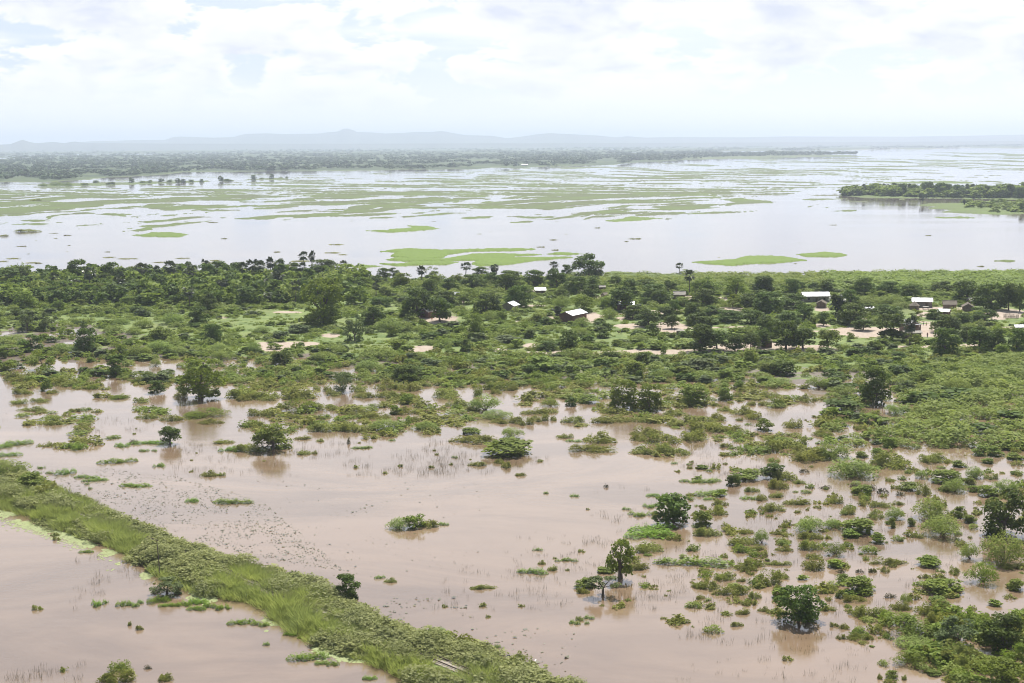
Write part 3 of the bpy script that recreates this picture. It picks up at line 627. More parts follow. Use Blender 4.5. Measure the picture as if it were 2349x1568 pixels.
def hyac(kind, nv, n, seed):
    for i in range(nv):
        r = np.random.default_rng(seed * 30 + i); k = int(r.integers(4, 8)); cx = np.linspace(-.34, .34, k) + r.uniform(-.05, .05, k); cy = r.uniform(-.2, .2, k); rd = r.uniform(.13, .24, k)
        ci = r.choice(k, n, p=rd ** 2 / (rd ** 2).sum()); th = r.uniform(0, 6.283, n); q = np.sqrt(r.uniform(0, 1, n)) * (1 + .12 * np.sin(5 * th + ci))
        x = cx[ci] + np.cos(th) * q * rd[ci]; y = cy[ci] + np.sin(th) * q * rd[ci] * 1.25
        zt = .15 + 1.1 * fbm(x * 14 + 5, y * 22 + 5, i, 2); zt *= np.clip(1.25 - q, .25, 1); hz = r.uniform(.35, 1, n)
        V, Q = leaves(np.stack([x, y, zt * hz], -1), r.normal(size=(n, 3)) * .7 + np.array([0, 0, .8]), .019, r, .9)
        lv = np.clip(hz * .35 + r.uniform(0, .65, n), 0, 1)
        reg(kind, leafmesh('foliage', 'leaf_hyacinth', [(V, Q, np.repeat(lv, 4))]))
hyac('H', 8, 1800, 51)
# ---------------------------------------------------------------- where they stand: (x, base y, width, height) in picture crops
ITEMS = []
def put(crop, kind, txt, tag_=''):
    for s in txt.split(';'):
        s = s.strip()
        if not s: continue
        v = [float(q) for q in s.split(',')]; x, y = cd2(crop, v[0], v[1]); k = CR[crop][2] * 1.6347
        ITEMS.append([kind, x, y, v[2] / k, v[3] / k, tag_])
put('V1', 'T', '10,340,80,95;200,430,230,175;690,400,190,210;930,440,140,130;1010,400,190,190;1680,330,120,135;1830,420,170,190;1930,340,160,150;2080,330,120,130;1830,645,150,150;160,700,120,80;1750,770,160,170;770,1000,190,220;270,990,190,150;20,1050,80,90;1870,925,170,180;1020,1210,150,160;2195,570,100,100')
put('V1', 't', '1190,380,170,140;90,1020,250,90;1430,895,190,130;500,640,120,110;60,460,140,120;350,520,180,140;560,560,150,120;860,520,150,120;600,420,170,130;1320,520,150,120;1560,500,150,120;900,400,120,110;230,620,200,150;1130,600,120,80;1780,560,130,110;2060,440,140,110;2290,560,130,110')
put('V1', 'P', '480,470,80,170;800,500,120,240;1065,500,120,190;1255,420,120,200;1385,390,100,150;1500,430,120,230;1805,300,80,130;2150,430,90,220;2215,420,110,230;2300,380,90,190;1675,620,110,185;1580,400,100,150;1680,430,110,170;2260,330,90,120')
put('V1', 'C', '1260,460,60,90;1095,510,80,120;1965,510,90,140;660,500,90,130')
put('V1', 'S', '240,810,150,180;425,800,160,160'); put('V1', 'Y', '370,1150,190,190;1045,1060,160,160')
put('V1', 'b', '740,790,60,60;960,675,75,45;1215,660,130,60;1630,910,70,60;1380,1360,150,120;1760,790,190,50')
put('V1', 'B', '625,835,70,60;70,1160,120,90;415,1330,90,110;1040,620,70,50;690,600,110,60;1260,920,110,60;800,1080,70,45;1460,640,120,60;1850,700,110,60')
put('V1', 'A', '1010,830,190,75;1180,840,150,65;1260,790,180,90;1510,760,200,90;1060,760,150,60;1400,990,230,90;1220,1030,190,100;1560,1030,220,80;1940,1070,160,90;1930,1000,200,70;1370,1120,100,70;2240,1010,140,90;100,900,260,60;560,1000,160,80')
put('V1', 'k', '840,1320,130,50;1240,1260,100,55;1435,1235,180,60;1200,1220,280,60;2040,1240,140,55;2000,1170,90,45;1510,1185,60,45;2245,1210,110,45;2085,1185,80,35')
put('V1', 'K', '600,1290,250,80;180,1250,260,90;450,1355,120,35;200,1360,160,50;1590,1400,110,60;2150,1400,280,90;2290,1310,140,60;1050,1400,150,40')
put('V1', 'F', '1770,1400,380,355', 'fig')
put('V2', 'P', '35,400,90,200;130,330,100,180;775,300,75,120;350,580,90,200;415,380,80,170;105,600,80,110;1460,385,110,145;1845,350,100,150;1050,520,90,120')
put('V2', 'P', '425,262,85,160;497,262,75,165', 'twin')
put('V2', 'C', '200,510,100,220;125,490,100,130;2100,350,75,130')
put('V2', 'T', '200,330,120,160;320,330,110,130;600,290,240,115;1120,350,110,100;1215,330,90,85;1070,400,160,70;1540,500,140,130;1985,320,140,80;2220,350,120,80;1140,530,100,90;1110,620,180,90;1420,720,260,260;1660,620,190,140;1320,720,100,100;1040,780,190,170;2030,690,230,190;1900,450,200,120;1710,470,150,110;2090,420,150,110;2200,480,180,160;1350,1250,260,150;850,400,140,90;700,420,150,90;520,380,150,100;2280,600,150,140')
put('V2', 't', '1280,440,170,130;1930,880,150,210;1830,600,150,110;2165,750,90,110;1890,560,140,110;1560,420,130,90;960,440,140,90;640,360,130,80;2320,480,120,100;1780,400,150,90')
put('V2', 'G', '590,775,360,410', 'giant')
put('V2', 'M', '1620,750,210,205'); put('V2', 'S', '870,910,180,235'); put('V2', 'Y', '1550,320,110,80;920,960,90,50')
put('V2', 'b', '1990,880,70,60;1000,850,80,50;230,1110,180,130;1850,1000,100,110;400,960,70,45;1140,1210,110,70')
put('V2', 'B', '1200,870,90,100;1320,840,70,50;1470,870,80,70;1475,800,80,80;1810,850,110,80;590,1010,70,60;165,980,120,60;1250,980,180,90;1280,1060,90,55;1345,1110,90,60;820,560,90,60;720,640,80,50')
put('V2', 'W', '380,840,190,75;215,890,160,70;2210,930,240,65;1530,1130,160,80')
put('V2', 'A', '1180,830,210,110;2070,740,160,80;2200,850,150,80;1050,1060,380,110;600,1080,180,90;1000,1160,230,95;1440,1070,160,70;720,1010,160,70;60,840,150,60;1700,950,170,70')
put('V2', 'R', '760,1350,175,190', 'ball')
put('V2', 'k', '500,1185,190,75;670,1140,170,60;150,1230,170,60;1680,1230,150,80;1860,1260,300,70;1940,1380,100,110;1750,1140,250,110;2230,1120,160,70;2160,1330,260,80')
put('V2', 'K', '90,1180,100,50;200,1150,90,40;370,1400,300,110;100,1290,200,60;535,1330,70,40;680,1380,130,50;900,1350,150,70;990,1225,90,40;1160,1330,200,90;1360,1330,200,80;1560,1290,300,60;2110,1360,90,50;1330,1400,130,60;1700,1400,250,80;2050,1230,150,60;640,1340,90,50;1150,1400,200,60;950,1400,160,50')
put('V3', 'P', '410,310,85,120;1525,310,68,108;1612,490,100,205;815,390,70,150')
put('V3', 'T', '525,320,95,100;240,440,190,150;440,445,170,170;30,340,80,70;60,430,170,130;610,500,200,150;745,470,150,130;740,560,170,140;960,430,110,90;1080,520,180,150;1230,450,180,80;1440,490,120,110;1300,560,240,140;1360,600,170,130;1735,620,220,160;2240,490,200,150;2210,650,290,180;100,630,200,200;490,560,130,100;1110,730,170,120;1250,800,220,160;1480,680,100,120;1220,600,100,60;1630,700,160,120;1800,700,120,90;1700,790,220,120;1950,760,230,110;2150,780,220,130;2330,900,100,150')
put('V3', 't', '1760,500,230,160;180,520,150,100;900,640,150,110;640,430,120,90;1560,620,150,90;2080,880,180,100')
put('V3', 'L', '2010,540,230,190;670,670,190,150')
put('V3', 'T', '720,345,260,215', 'shoretree')
put('V3', 'M', '1010,650,200,200;1390,720,150,100;1455,810,120,120;1700,1000,230,235;1850,990,200,170;2010,1000,150,150;2150,990,170,150;2260,950,120,150')
put('V3', 'Y', '1985,630,150,120;1590,300,110,40'); put('V3', 'C', '450,720,85,110')
put('V3', 'b', '540,1010,160,210;360,990,170,80;1285,870,120,110;205,890,110,80;850,890,120,80;240,1190,150,90;420,1190,140,90;920,1080,170,80;1195,1110,130,110;1170,1240,70,90')
put('V3', 'B', '435,770,80,70;250,760,120,80;1450,885,70,45;1340,920,30,50;700,1000,120,70;740,880,70,60;980,955,100,60;1090,980,60,50;1255,960,40,30;800,980,130,60;1385,1020,50,80;280,1180,300,150;1120,1200,200,130;2155,1110,130,130;2300,1180,120,60;1940,1230,160,90;2050,1200,150,60;1560,1200,180,90;660,1130,140,60;2045,1320,85,80')
put('V3', 'A', '490,640,170,110;900,730,150,100;660,800,150,80;640,870,150,70;1170,930,180,60;1160,860,120,60;620,1060,300,90;1390,1230,170,80;1740,1250,280,90;2290,1140,150,80')
put('V3', 'W', '50,930,160,50;945,1205,80,60;580,1150,80,45;1720,1170,250,120')
put('V3', 'k', '720,1290,220,60;300,1280,300,60;530,1265,90,40;385,1330,90,60;50,1120,110,70;830,1115,110,60;2310,1260,100,60')
put('V3', 'K', '2040,1390,90,45;1930,1400,70,30;40,1330,100,60;1450,1260,90,40')
put('V4', 'T', '60,490,180,150;300,520,150,150;380,470,90,80;590,500,190,130;780,440,110,60;950,510,180,155;1170,530,200,140;1350,545,170,130;1620,490,200,100;1850,590,240,200;2050,650,280,240;100,680,260,190;320,640,200,130;415,740,150,140;280,780,200,120;820,600,150,130;820,790,220,190;1160,720,260,120;960,700,140,100;1650,850,240,160;1560,730,140,90;1800,780,180,110;2000,770,210,130;2120,990,170,190;2280,1000,150,200;1850,920,180,130;100,850,200,150;490,800,50,80')
put('V4', 'T', '1650,1035,230,245', 'cube')
put('V4', 'M', '2210,650,150,240;2310,660,120,240;580,785,100,115;930,830,170,120;1180,905,240,220;1950,990,200,200;250,990,230,250;400,980,200,180;40,970,130,150')
put('V4', 'm', '620,985,180,170')
put('V4', 'L', '1810,600,110,70'); put('V4', 'Y', '1010,560,130,70;1400,730,120,90')
put('V4', 'C', '710,750,140,240'); put('V4', 'P', '1350,950,120,265')
put('V4', 'b', '850,1040,130,70;1630,1130,200,90;1250,1070,120,70;1330,1360,220,110;240,1200,240,140')
put('V4', 'B', '815,920,70,85;1040,1000,140,90;1370,950,120,110;90,1180,150,90;1760,1130,130,90;1610,1390,170,70;1950,1395,180,80;2150,1030,110,90;1460,1110,90,50')
put('V4', 'W', '1120,1130,150,70;770,1150,100,50;80,1100,150,60;710,1270,130,75')
put('V4', 'A', '970,610,210,80;1180,600,250,90;1270,640,200,60;540,1320,200,110;760,1380,250,90;200,1290,250,70;1760,1360,220,130;2000,1310,250,90;2240,1320,200,90;1600,1280,150,80;2150,1220,250,100;2250,1100,300,90;1950,1210,300,100;1300,200,10,5')
put('V4', 't', '1495,1280,130,130'); put('V4', 'A', '1285,337,170,52', 'dome')
put('F1', 'K', '360,450,140,52;235,355,190,30;500,360,60,25;135,305,120,35;270,295,130,30;970,300,110,40;1020,405,150,40;1190,420,150,45;1450,445,160,35;1780,390,150,50;2230,350,200,50;2090,410,280,35;1680,282,150,50;1850,280,200,60;2050,275,180,60;1750,470,150,40;2250,495,240,60;1710,635,190,55;1545,578,120,30;2080,550,100,28;2095,655,80,35;2165,650,40,22;2205,565,50,20;1440,805,100,40;1520,800,70,25')
put('F1', 'a', '815,275,110,30;1430,400,290,60;2060,365,260,90'); put('F1', 'M', '1170,582,120,122', 'mat tree'); put('F1', 'D', '920,580,60,50')
put('F1', 'H', '510,625,160,65;130,590,160,50;20,615,110,50;60,670,140,45;840,605,90,40;1040,585,240,40;990,635,60,25;1060,632,35,15;1580,640,130,50;1095,745,70,40;450,800,110,60;345,788,55,22;600,820,150,35;675,840,110,35;590,843,45,25;600,862,28,18;930,880,185,38;620,893,25,12;1325,985,75,45;1625,1000,235,55;285,750,50,18;268,785,35,15')
put('F1', 'H', '808,720,225,50', 'oval')
put('F1', 't', '1880,632,250,195', 'mid tree'); put('F1', 'A', '70,840,210,120'); put('F1', 'B', '240,920,190,110;470,1040,110,70;750,1110,70,60'); put('F1', 'K', '330,960,150,90;990,1190,130,70')
put('F2', 'B', '450,305,85,70;375,375,80,65;895,515,115,50;1690,300,150,60'); put('F2', 'K', '110,385,220,50;440,380,170,50;800,325,150,65;1150,440,200,45;1270,450,120,50;1375,425,120,50;1465,420,50,30;270,410,220,40;480,430,110,40;60,495,120,60;920,580,280,55;1600,440,140,45;1875,435,260,55;1320,375,160,40;1430,370,110,40;1825,370,85,30;1550,270,150,35;1780,575,200,70;1540,540,120,30;1720,640,310,55;2110,430,190,50;2280,395,120,50;2300,460,120,40;2100,520,200,60;2200,580,220,80;2150,650,240,70;2300,660,160,60;2060,560,130,50;1225,800,85,22;1095,715,80,30;1135,750,60,45;940,735,110,30')
put('F2', 'A', '990,360,200,110;1060,410,200,60;300,490,220,75;580,490,160,60;1170,545,150,75'); put('F2', 'a', '1440,325,120,50')
put('F2', 'b', '1580,320,75,65'); put('F2', 'B', '1150,670,310,115', 'islet bush')
put('F2', 't', '1940,345,190,210', 'triA'); put('F2', 't', '2120,352,170,190', 'triB'); put('F3', 't', '60,312,200,145', 'triC')
put('F2', 'H', '1600,568,90,22;780,680,35,22;145,615,120,28;350,560,40,12;2290,720,40,18;1605,945,55,20;1408,925,30,22;2145,945,80,35;710,1145,65,32;2060,1080,140,50;2130,1020,90,40;2140,1190,280,80;1960,1035,50,20')
put('F2', 'B', '510,1165,140,105', 'open islet'); put('F2', 'A', '400,1172,150,80'); put('F2', 'K', '600,1160,130,50'); put('F2', 'D', '1820,880,30,35;50,580,25,75')
put('F2', 'b', '2260,1140,240,215', 'dark flood')
put('F3', 'K', '175,270,30,25;565,315,80,35;470,315,60,35;565,260,60,35;290,355,90,30;420,380,160,55;490,410,110,50;390,420,50,20;760,470,130,60;985,460,155,50;965,530,130,50;860,295,130,50;1290,400,150,50;680,640,280,100;800,600,130,70;850,700,300,90;1450,750,300,110;1700,710,200,70;690,830,150,70;650,890,120,70;470,910,95,35;545,970,70,50;640,950,90,40;780,1000,160,50;800,855,80,30;235,1070,130,60;610,1045,160,60;1045,990,120,55;1140,1065,90,55;1365,1020,160,40;1480,1000,80,30;1330,1100,100,60;1650,930,90,90;2130,825,90,40;100,440,220,60;150,500,250,80;60,560,200,80;330,500,150,50;250,420,120,50')
put('F3', 'B', '290,280,95,90;560,490,110,90;1415,605,100,75;690,590,150,60;1230,675,75,45;1350,695,100,90;1905,740,90,45;2040,660,100,70;2150,665,100,70;2260,625,130,50;2290,690,110,50;2095,715,75,40;430,830,200,80;1230,930,130,70;1550,900,130,60;1800,850,200,90;1970,860,90,60;2000,910,80,45;2100,945,130,80;1440,1155,50,70;1575,1145,55,60;1910,1090,80,80;1980,1125,90,60')
put('F3', 'b', '620,820,150,105;350,870,90,80;1100,365,260,90')
put('F3', 'A', '1470,385,160,80;1150,820,310,130;1640,820,80,60;1870,920,170,90;2230,920,150,90;2000,820,120,80;1700,1110,250,140;1460,1100,130,80;1020,690,220,120'); put('F3', 'a', '630,325,120,80')
put('F3', 'D', '1380,925,70,60;1300,900,60,60;1500,940,60,60;980,890,80,40;1180,880,60,40;840,780,60,40')
put('F3', 'H', '45,850,110,35;180,850,150,45;180,945,180,65;175,968,60,25;455,965,100,35')
put('F3', 'T', '1330,308,190,255', 'tall olive'); put('B3', 'T', '2210,215,265,335', 'right edge')
put('B3', 'B', '130,135,130,110;1200,190,200,110;1160,215,110,60;1345,255,90,75;690,270,90,35;1700,420,150,75;1795,610,260,110;2290,580,110,80;1095,540,90,80;1210,605,200,120;1080,630,60,60;1760,690,130,70;1820,735,60,60;1440,1190,80,60;1730,1170,90,45')
put('B3', 'A', '1790,225,275,150;880,190,200,110;1030,160,130,70;545,260,90,100;2210,415,290,220;1975,375,120,120;1530,690,80,90;1600,1000,280,90;1790,880,130,90'); put('B3', 'a', '1055,345,150,90;2070,545,230,150;1520,905,380,155;1570,1110,230,110')
put('B3', 'K', '160,205,170,60;870,225,150,50;870,300,140,70;440,190,90,40;420,270,180,70;490,305,120,40;650,195,90,35;700,310,110,40;435,445,140,70;650,405,200,30;900,440,150,90;900,365,110,40;1410,400,230,50;1395,460,60,45;1865,460,70,50;1000,585,110,55;1170,660,150,55;600,545,170,100;700,500,90,40;270,510,160,60;100,560,120,45;180,580,130,60;340,620,210,70;490,635,80,50;125,640,60,35;400,520,60,30;410,745,90,45;560,725,80,30;990,720,110,40;1230,760,160,80;1370,770,130,75;1490,715,130,60;1680,750,160,90;1890,1055,280,130;1950,1150,220,110;1200,925,150,50;1090,915,60,35;1285,920,50,40;1040,830,60,25;1120,845,80,35;1520,1195,40,30;1360,1190,40,30;370,825,80,20;1740,850,150,120')
put('B3', 'D', '1430,635,80,60;1310,460,50,50;1090,460,60,50;1220,460,50,40'); put('B3', 'S', '1900,965,280,200'); put('B3', 'T', '2200,1000,290,265', 'corner dark'); put('B3', 'L', '2190,1260,290,210;2290,1130,170,200', '')
put('B3', 'T', '800,818,290,275', 'big lone')
put('B2', 'N', '1920,500,175,275', 'slim'); put('B2', 'U', '1800,620,195,140', 'umbrella'); put('B2', 'B', '1680,570,130,75;1820,460,110,40;640,970,220,120'); put('B2', 'T', '30,648,160,185', 'bank tree')
put('B2', 'H', '2130,230,290,110;2110,345,50,18;1300,470,180,60;1545,385,130,35;1350,308,60,18;265,500,65,22;1605,815,65,40;1705,778,60,30;1690,812,30,15;660,865,95,38;390,840,45,22;343,866,40,22;1073,978,42,28;195,1200,85,40'); put('B2', 'H', '2390,420,470,92', 'long mat')
put('B2', 'K', '1660,600,80,40;2120,320,170,80;2020,440,160,60;1450,445,60,40;1380,400,50,20;970,570,160,30;340,525,80,30;1640,790,60,30;1025,1000,60,45;445,855,60,50;830,1000,300,130;1230,1130,200,110')
put('B1', 'H', '680,690,80,65;735,668,25,20;850,690,80,60;915,695,80,45;968,670,40,30;1090,670,130,65;1150,695,90,40;1205,693,50,35;1270,690,90,50;1360,680,110,60;1355,720,110,50;1440,705,70,60;1520,712,90,60;1575,710,35,30;1660,815,160,55;1790,830,110,50;1995,893,80,25;2070,912,40,22;2130,1070,230,90;2210,1095,80,45;2290,1100,80,50;1833,958,40,20;595,322,85,28')
put('B1', 'K', '380,205,60,30;388,235,50,25;255,715,70,35;820,1217,230,90;1130,1205,110,60;740,1200,120,60;890,820,30,15;960,850,50,20'); put('B1', 'k', '850,1145,180,80'); put('B1', 'S', '1150,608,210,130', 'pole bush'); put('B1', 'D', '1020,1120,60,40')
# wooded island and the tree line far out in the river
put('I', 'T', '465,270,55,50;615,272,80,80;740,262,95,100;1070,272,100,130;1200,270,100,120;1300,275,100,150;1380,275,120,150;1470,282,130,150;1550,275,110,130;1640,283,110,130;1720,288,120,100;1870,290,100,110;1955,292,70,130;2010,285,60,100;2130,297,120,90;2240,292,110,120;2300,298,130,120;2325,442,70,100;2020,350,45,45')
put('I', 'P', '515,242,50,78;578,232,45,78;670,262,50,120;830,238,50,95;875,240,48,100;920,242,45,95;985,245,70,112;1110,250,50,100;1150,262,60,120;1260,357,40,80;1285,357,40,76;1700,266,45,112;1750,266,60,122;1815,272,55,130;2080,284,42,112;1030,260,50,100'); put('I', 'C', '1720,365,42,58'); put('I', 'M', '2210,292,85,142;1420,230,120,60;1560,230,120,60')
put('I', 'B', '1885,405,50,60;2000,400,50,45;2080,450,35,35;920,280,80,50;1150,280,80,50;1440,285,70,55;2380,470,70,50;2150,420,60,40')
put('R1', 'T', '905,530,35,38;1110,525,40,28;1225,528,35,32;1260,525,35,24;1390,520,32,20;1520,517,35,38;1745,505,35,32;1868,500,30,35'); put('R1', 'B', '660,528,38,18;1165,525,40,20;1315,522,40,18;1030,528,36,20;1570,515,60,16;1973,495,20,12;1930,497,34,8;1800,502,30,10;980,530,50,18;760,540,60,20;580,545,60,18'); put('R1', 'A', '460,547,70,22;380,547,70,28;300,550,60,18'); put('R1', 'K', '245,655,70,18;190,865,150,18;25,895,50,12')
# ---------------------------------------------------------------- planting
NAMES = {'T': ('broadleaf_tree', 'tree', 'dark green dense-crowned tree'), 't': ('broadleaf_tree', 'tree', 'mid green bushy-crowned tree'), 'M': ('shade_tree', 'tree', 'round-crowned shade tree on a bare trunk'),
         'm': ('shade_tree', 'tree', 'small umbrella-shaped tree on a bare trunk'), 'L': ('broadleaf_tree', 'tree', 'pale green rounded tree'), 'G': ('broadleaf_tree', 'tree', ''), 'F': ('fig_tree', 'tree', ''),
         'Y': ('open_tree', 'tree', 'yellow-green loose-crowned tree'), 'S': ('open_tree', 'tree', 'grey-green open-branched tree'), 'N': ('slim_tree', 'tree', ''), 'U': ('umbrella_tree', 'tree', ''), 'R': ('ball_bush', 'bush', ''),
         'B': ('leafy_bush', 'bush', 'mid green leafy bush'), 'b': ('leafy_bush', 'bush', 'dark green leafy bush'), 'W': ('leafy_bush', 'bush', 'silvery broad-leaved bush'), 'P': ('fan_palm', 'palm', 'fan palm on a slender trunk'),
         'C': ('clad_palm', 'palm', 'dark palm wrapped in old fronds'), 'A': ('acacia_shrub', 'shrub', 'feathery domed thorn shrub'), 'a': ('acacia_shrub', 'shrub', 'light green spreading thorn shrub'),
         'K': ('marsh_clump', 'marsh plant', 'olive marsh plant clump'), 'k': ('marsh_clump', 'marsh plant', 'green marsh plant clump'), 'D': ('twig_clump', 'twigs', 'bare greyish twig clump'), 'H': ('water_hyacinth', 'water hyacinth', 'bright green water hyacinth mat')}
GROUPS = {'tree': 'trees on the flooded plain and in the village', 'palm': 'fan palms along the river bank', 'bush': 'leafy bushes across the flooded scrub', 'shrub': 'feathery thorn shrubs in the scrub',
          'marsh plant': 'marsh plant clumps standing in the flood', 'twigs': 'bare twig clumps in the flood', 'water hyacinth': 'water hyacinth mats floating on the brown water'}
SPECIAL = {'giant': 'huge round tree, tallest on the land left of the village', 'fig': 'wide fig-like tree with pale forked trunk at the flood edge', 'twin': None, 'ball': 'smooth grey-green ball-shaped bush in the flood',
           'shoretree': 'tall domed tree rising over the river bank at centre right', 'cube': 'large dark block-shaped leafy tree below the sandy village yard', 'dome': 'lone domed shrub standing out in the river off the right bank',
           'mat tree': 'little tree on a hyacinth strip in open flood water', 'oval': 'neat oval hyacinth mat alone above the embankment', 'mid tree': 'lopsided grey-green tree in open water with a long reflection',
           'islet bush': 'wide dark bush islet in the middle of the flood', 'triA': 'left tree of three dark trees standing in the flood', 'triB': 'middle tree of three dark trees standing in the flood', 'triC': 'right and widest of three dark trees in the flood',
           'open islet': 'green bush crowning the islet in the open brown water', 'dark flood': 'very dark rounded bush beside bright hyacinth mats', 'tall olive': 'tall olive tree at the left edge of the feathery scrub',
           'right edge': 'tall dark tree standing at the right edge of the flood', 'pole bush': 'grey-green bush around the foot of the thin pole', 'corner dark': 'dark bluish tree mass in the lower right corner',
           'big lone': 'large round lone tree in the flood over its own shadow', 'slim': 'slim tree on a dark trunk standing in the flood', 'umbrella': 'small umbrella-shaped grey tree in front of the slim tree',
           'bank tree': 'leafy young tree growing on top of the embankment slope', 'long mat': 'longest hyacinth mat, right of the slim tree'}
tree_kind('F', 'leaf_light', 1, .10, 1.0, 44, 4200, .018, .30, .045, rr=(.08, .12), wtop=.7, seed=60, rnd=1)
fr = np.random.default_rng(5)
V_, Q_, L_, _ = clumpy(fr, [(.28, -.1, .12), (.38, .1, .2), (-.3, .05, .12), (.05, -.15, .06), (.18, .1, .1)], [.11, .1, .08, .07, .1], 420, .017)
PLACED = []; cnt = {}
def ground_z(X, Y):
    return float(gz(X, Y))
def gz(X, Y):
    R0 = np.hypot(X, Y); a = np.degrees(np.arctan2(X, Y)); i = np.clip(np.searchsorted(G['r'], R0), 0, len(G['r']) - 1); j = np.clip(np.round((a + 33) / .125).astype(int), 0, G['h'].shape[1] - 1)
    return G['h'][i, j]
KM = {'A': .38, 'a': .38, 'B': .36, 'b': .36, 'W': .36, 'R': .42, 'T': .3, 't': .3, 'L': .3, 'G': .15, 'S': .12, 'Y': .2}
for it in ITEMS:
    kind, x, y, wd, hd, sp = it
    if hd < 2 and wd < 3: continue
    X, Y = P(x, y); dist = math.hypot(Y, H); sc = (Y * math.cos(PITCH) + H * math.sin(PITCH)) / F; wm = wd * sc
    if kind in 'HKkD':
        frac = {'H': .48, 'K': .62, 'k': .66, 'D': .8}[kind]
        Xb, Yb = P(x, y - hd * (1 - frac)); dep = max(Yb - Y, wm * .18); dep = min(dep, wm * (1.1 if kind != 'H' else 1.3))
        X, Y = P(x, y); Y += dep / 2; X *= 1 + dep / 2 / Y
        hm = hd * frac * sc * 1.05; hm = max(.45, min(hm, 1.0 if kind == 'H' else 3.4)) if Y < 700 else max(.8, hm)
        # heights of the leaf models are written for unit height
        scale = (wm * 1.1, dep * 1.25, hm * (1.25 if kind == 'H' else .8 if kind == 'D' else 1.4))
    else:
        off = KM.get(kind, 0.05) * wm
        Y += off; X *= 1 + off / Y
        px, pyb = proj(np.array([X]), np.array([Y]), np.array([0.0])); top = y - hd
        hm = (float(pyb[0]) - top) * (sc * (Y / (Y - off)))
        scale = (wm * 1.02, wm * 1.02, hm * (.97 if kind in 'Aa' else 1.0))
        if kind in 'Aa': scale = (wm * 1.02, wm * 1.02, hm * 1.12)
    i = cnt.get(kind, 0); cnt[kind] = i + 1; lib = LIB[kind]; crown, trunk = lib[(i * 7 + i // 3) % len(lib)] if len(lib) > 1 else lib[0]
    z = max(ground_z(X, Y), 0.0) - .04 if Y < 900 else .15
    nm, cat, desc = NAMES[kind]
    rz = random.Random(i * 31 + ord(kind)).uniform(0, 6.28)
    if kind in 'HKkD': rz = random.Random(i * 31 + ord(kind)).choice([0, math.pi]) + random.Random(i).uniform(-.12, .12)
    if trunk is None or (kind in 'BbWAa'):
        o = link(nm, crown, None, (X, Y, z), scale, rz)
        if trunk is not None and Y < 700 and (kind in 'Aa' or wd > 40): link('stems', trunk, o)
        root = o
    else:
        root = empty(nm, (X, Y, z), rz); root.scale = scale
        link('crown', crown, root)
        link('trunk', trunk, root)
        if kind == 'F': link('side_shoots', mkmesh('side_shoots', V_, Q_, [MT['leaf_mid']], {'lv': L_}), root)
    if sp == 'twin': desc, sp = 'tallest slender palm standing above the canopy by the river', ''
    elif sp: desc = SPECIAL[sp]
    PLACED.append(dict(o=root, kind=kind, x=x, y=y, w=wd, h=hm, wm=wm, desc=desc, cat=cat, sp=sp, X=X, Y=Y))
print('placed', len(PLACED), cnt)
# ---------------------------------------------------------------- masses nobody could count: one mesh each
def merge(name, items, label, cat, mat=None, kind='stuff'):
    """items: list of (mesh arrays, x, y, z, sx, sy, sz, rot, lvshift)"""
    Vs = []; Qs = []; Ls = []; b = 0
    for (V, Q, L), x, y, z, sx, sy, sz, rz, dl in items:
        c, s = math.cos(rz), math.sin(rz); W = V * np.array([sx, sy, sz], np.float32)
        W = np.stack([W[:, 0] * c - W[:, 1] * s + x, W[:, 0] * s + W[:, 1] * c + y, W[:, 2] + z], -1)
        Vs.append(W); Qs.append(Q + b); Ls.append(np.clip(L + dl, 0, 1)); b += len(V)
    if not Vs: return
    me = mkmesh(name, np.concatenate(Vs), np.concatenate(Qs), [MT[mat]], {'lv': np.concatenate(Ls)})
    return tag(link(name, me), label, cat, kind=kind)
def arr(kind, i, nf=None):
    me = LIB[kind][i % len(LIB[kind])][0]; V = np.zeros(len(me.vertices) * 3, np.float32); me.vertices.foreach_get('co', V); V = V.reshape(-1, 3)
    L = np.zeros(len(V), np.float32); me.attributes['lv'].data.foreach_get('value', L); Q = np.arange(len(V)).reshape(-1, 4)
    if nf and nf < len(Q):                                               # thin out and enlarge the leaves for small distant copies
        sel = np.random.default_rng(3).choice(len(Q), nf, False); V4 = V.reshape(-1, 4, 3)[sel]; c = V4.mean(1, keepdims=True)
        V = (c + (V4 - c) * math.sqrt(len(Q) / nf) * .93).reshape(-1, 3); L = L.reshape(-1, 4)[sel].ravel(); Q = np.arange(len(V)).reshape(-1, 4)
    return V, Q, L
r = np.random.default_rng(99)
occ = [(p['X'], p['Y'], p['wm'] * .5) for p in PLACED if p['kind'] not in 'HD']
OX = np.array([o[0] for o in occ]); OY = np.array([o[1] for o in occ]); OR = np.array([o[2] for o in occ])
def free(X, Y, k=.55): return np.min(np.hypot(OX - X, OY - Y) / np.maximum(OR, .8)) > k
KEEP = []          # house footprints, filled before the houses are built
for c_, x_, y_, q_ in [('S', 2154, 1216, 7), ('S', 3056, 1146, 8), ('S', 3080, 1168, 4), ('S', 3455, 1167, 6), ('S', 3560, 1173, 4.5), ('S', 3626, 1178, 4), ('S', 3410, 1257, 5), ('S', 3418, 1282, 4), ('S', 2548, 1134, 4), ('S', 2713, 1201, 2.5),
                       ('S', 2550, 1268, 3), ('S', 2877, 1313, 3), ('S', 1912, 1176, 5), ('S', 1605, 1205, 5), ('S', 2258, 1103, 3), ('S', 2268, 1129, 3), ('S', 2025, 1112, 4), ('S', 3790, 1205, 7), ('S', 2325, 1262, 2.5), ('S', 3257, 1184, 3), ('S', 3540, 1196, 3), ('S', 2350, 1170, 4)]:
    a_, b_ = cd2(c_, x_, y_); A_ = P(a_, b_); KEEP.append((A_[0], A_[1], q_))
KX = np.array([k[0] for k in KEEP]); KY = np.array([k[1] for k in KEEP]); KR = np.array([k[2] for k in KEEP])
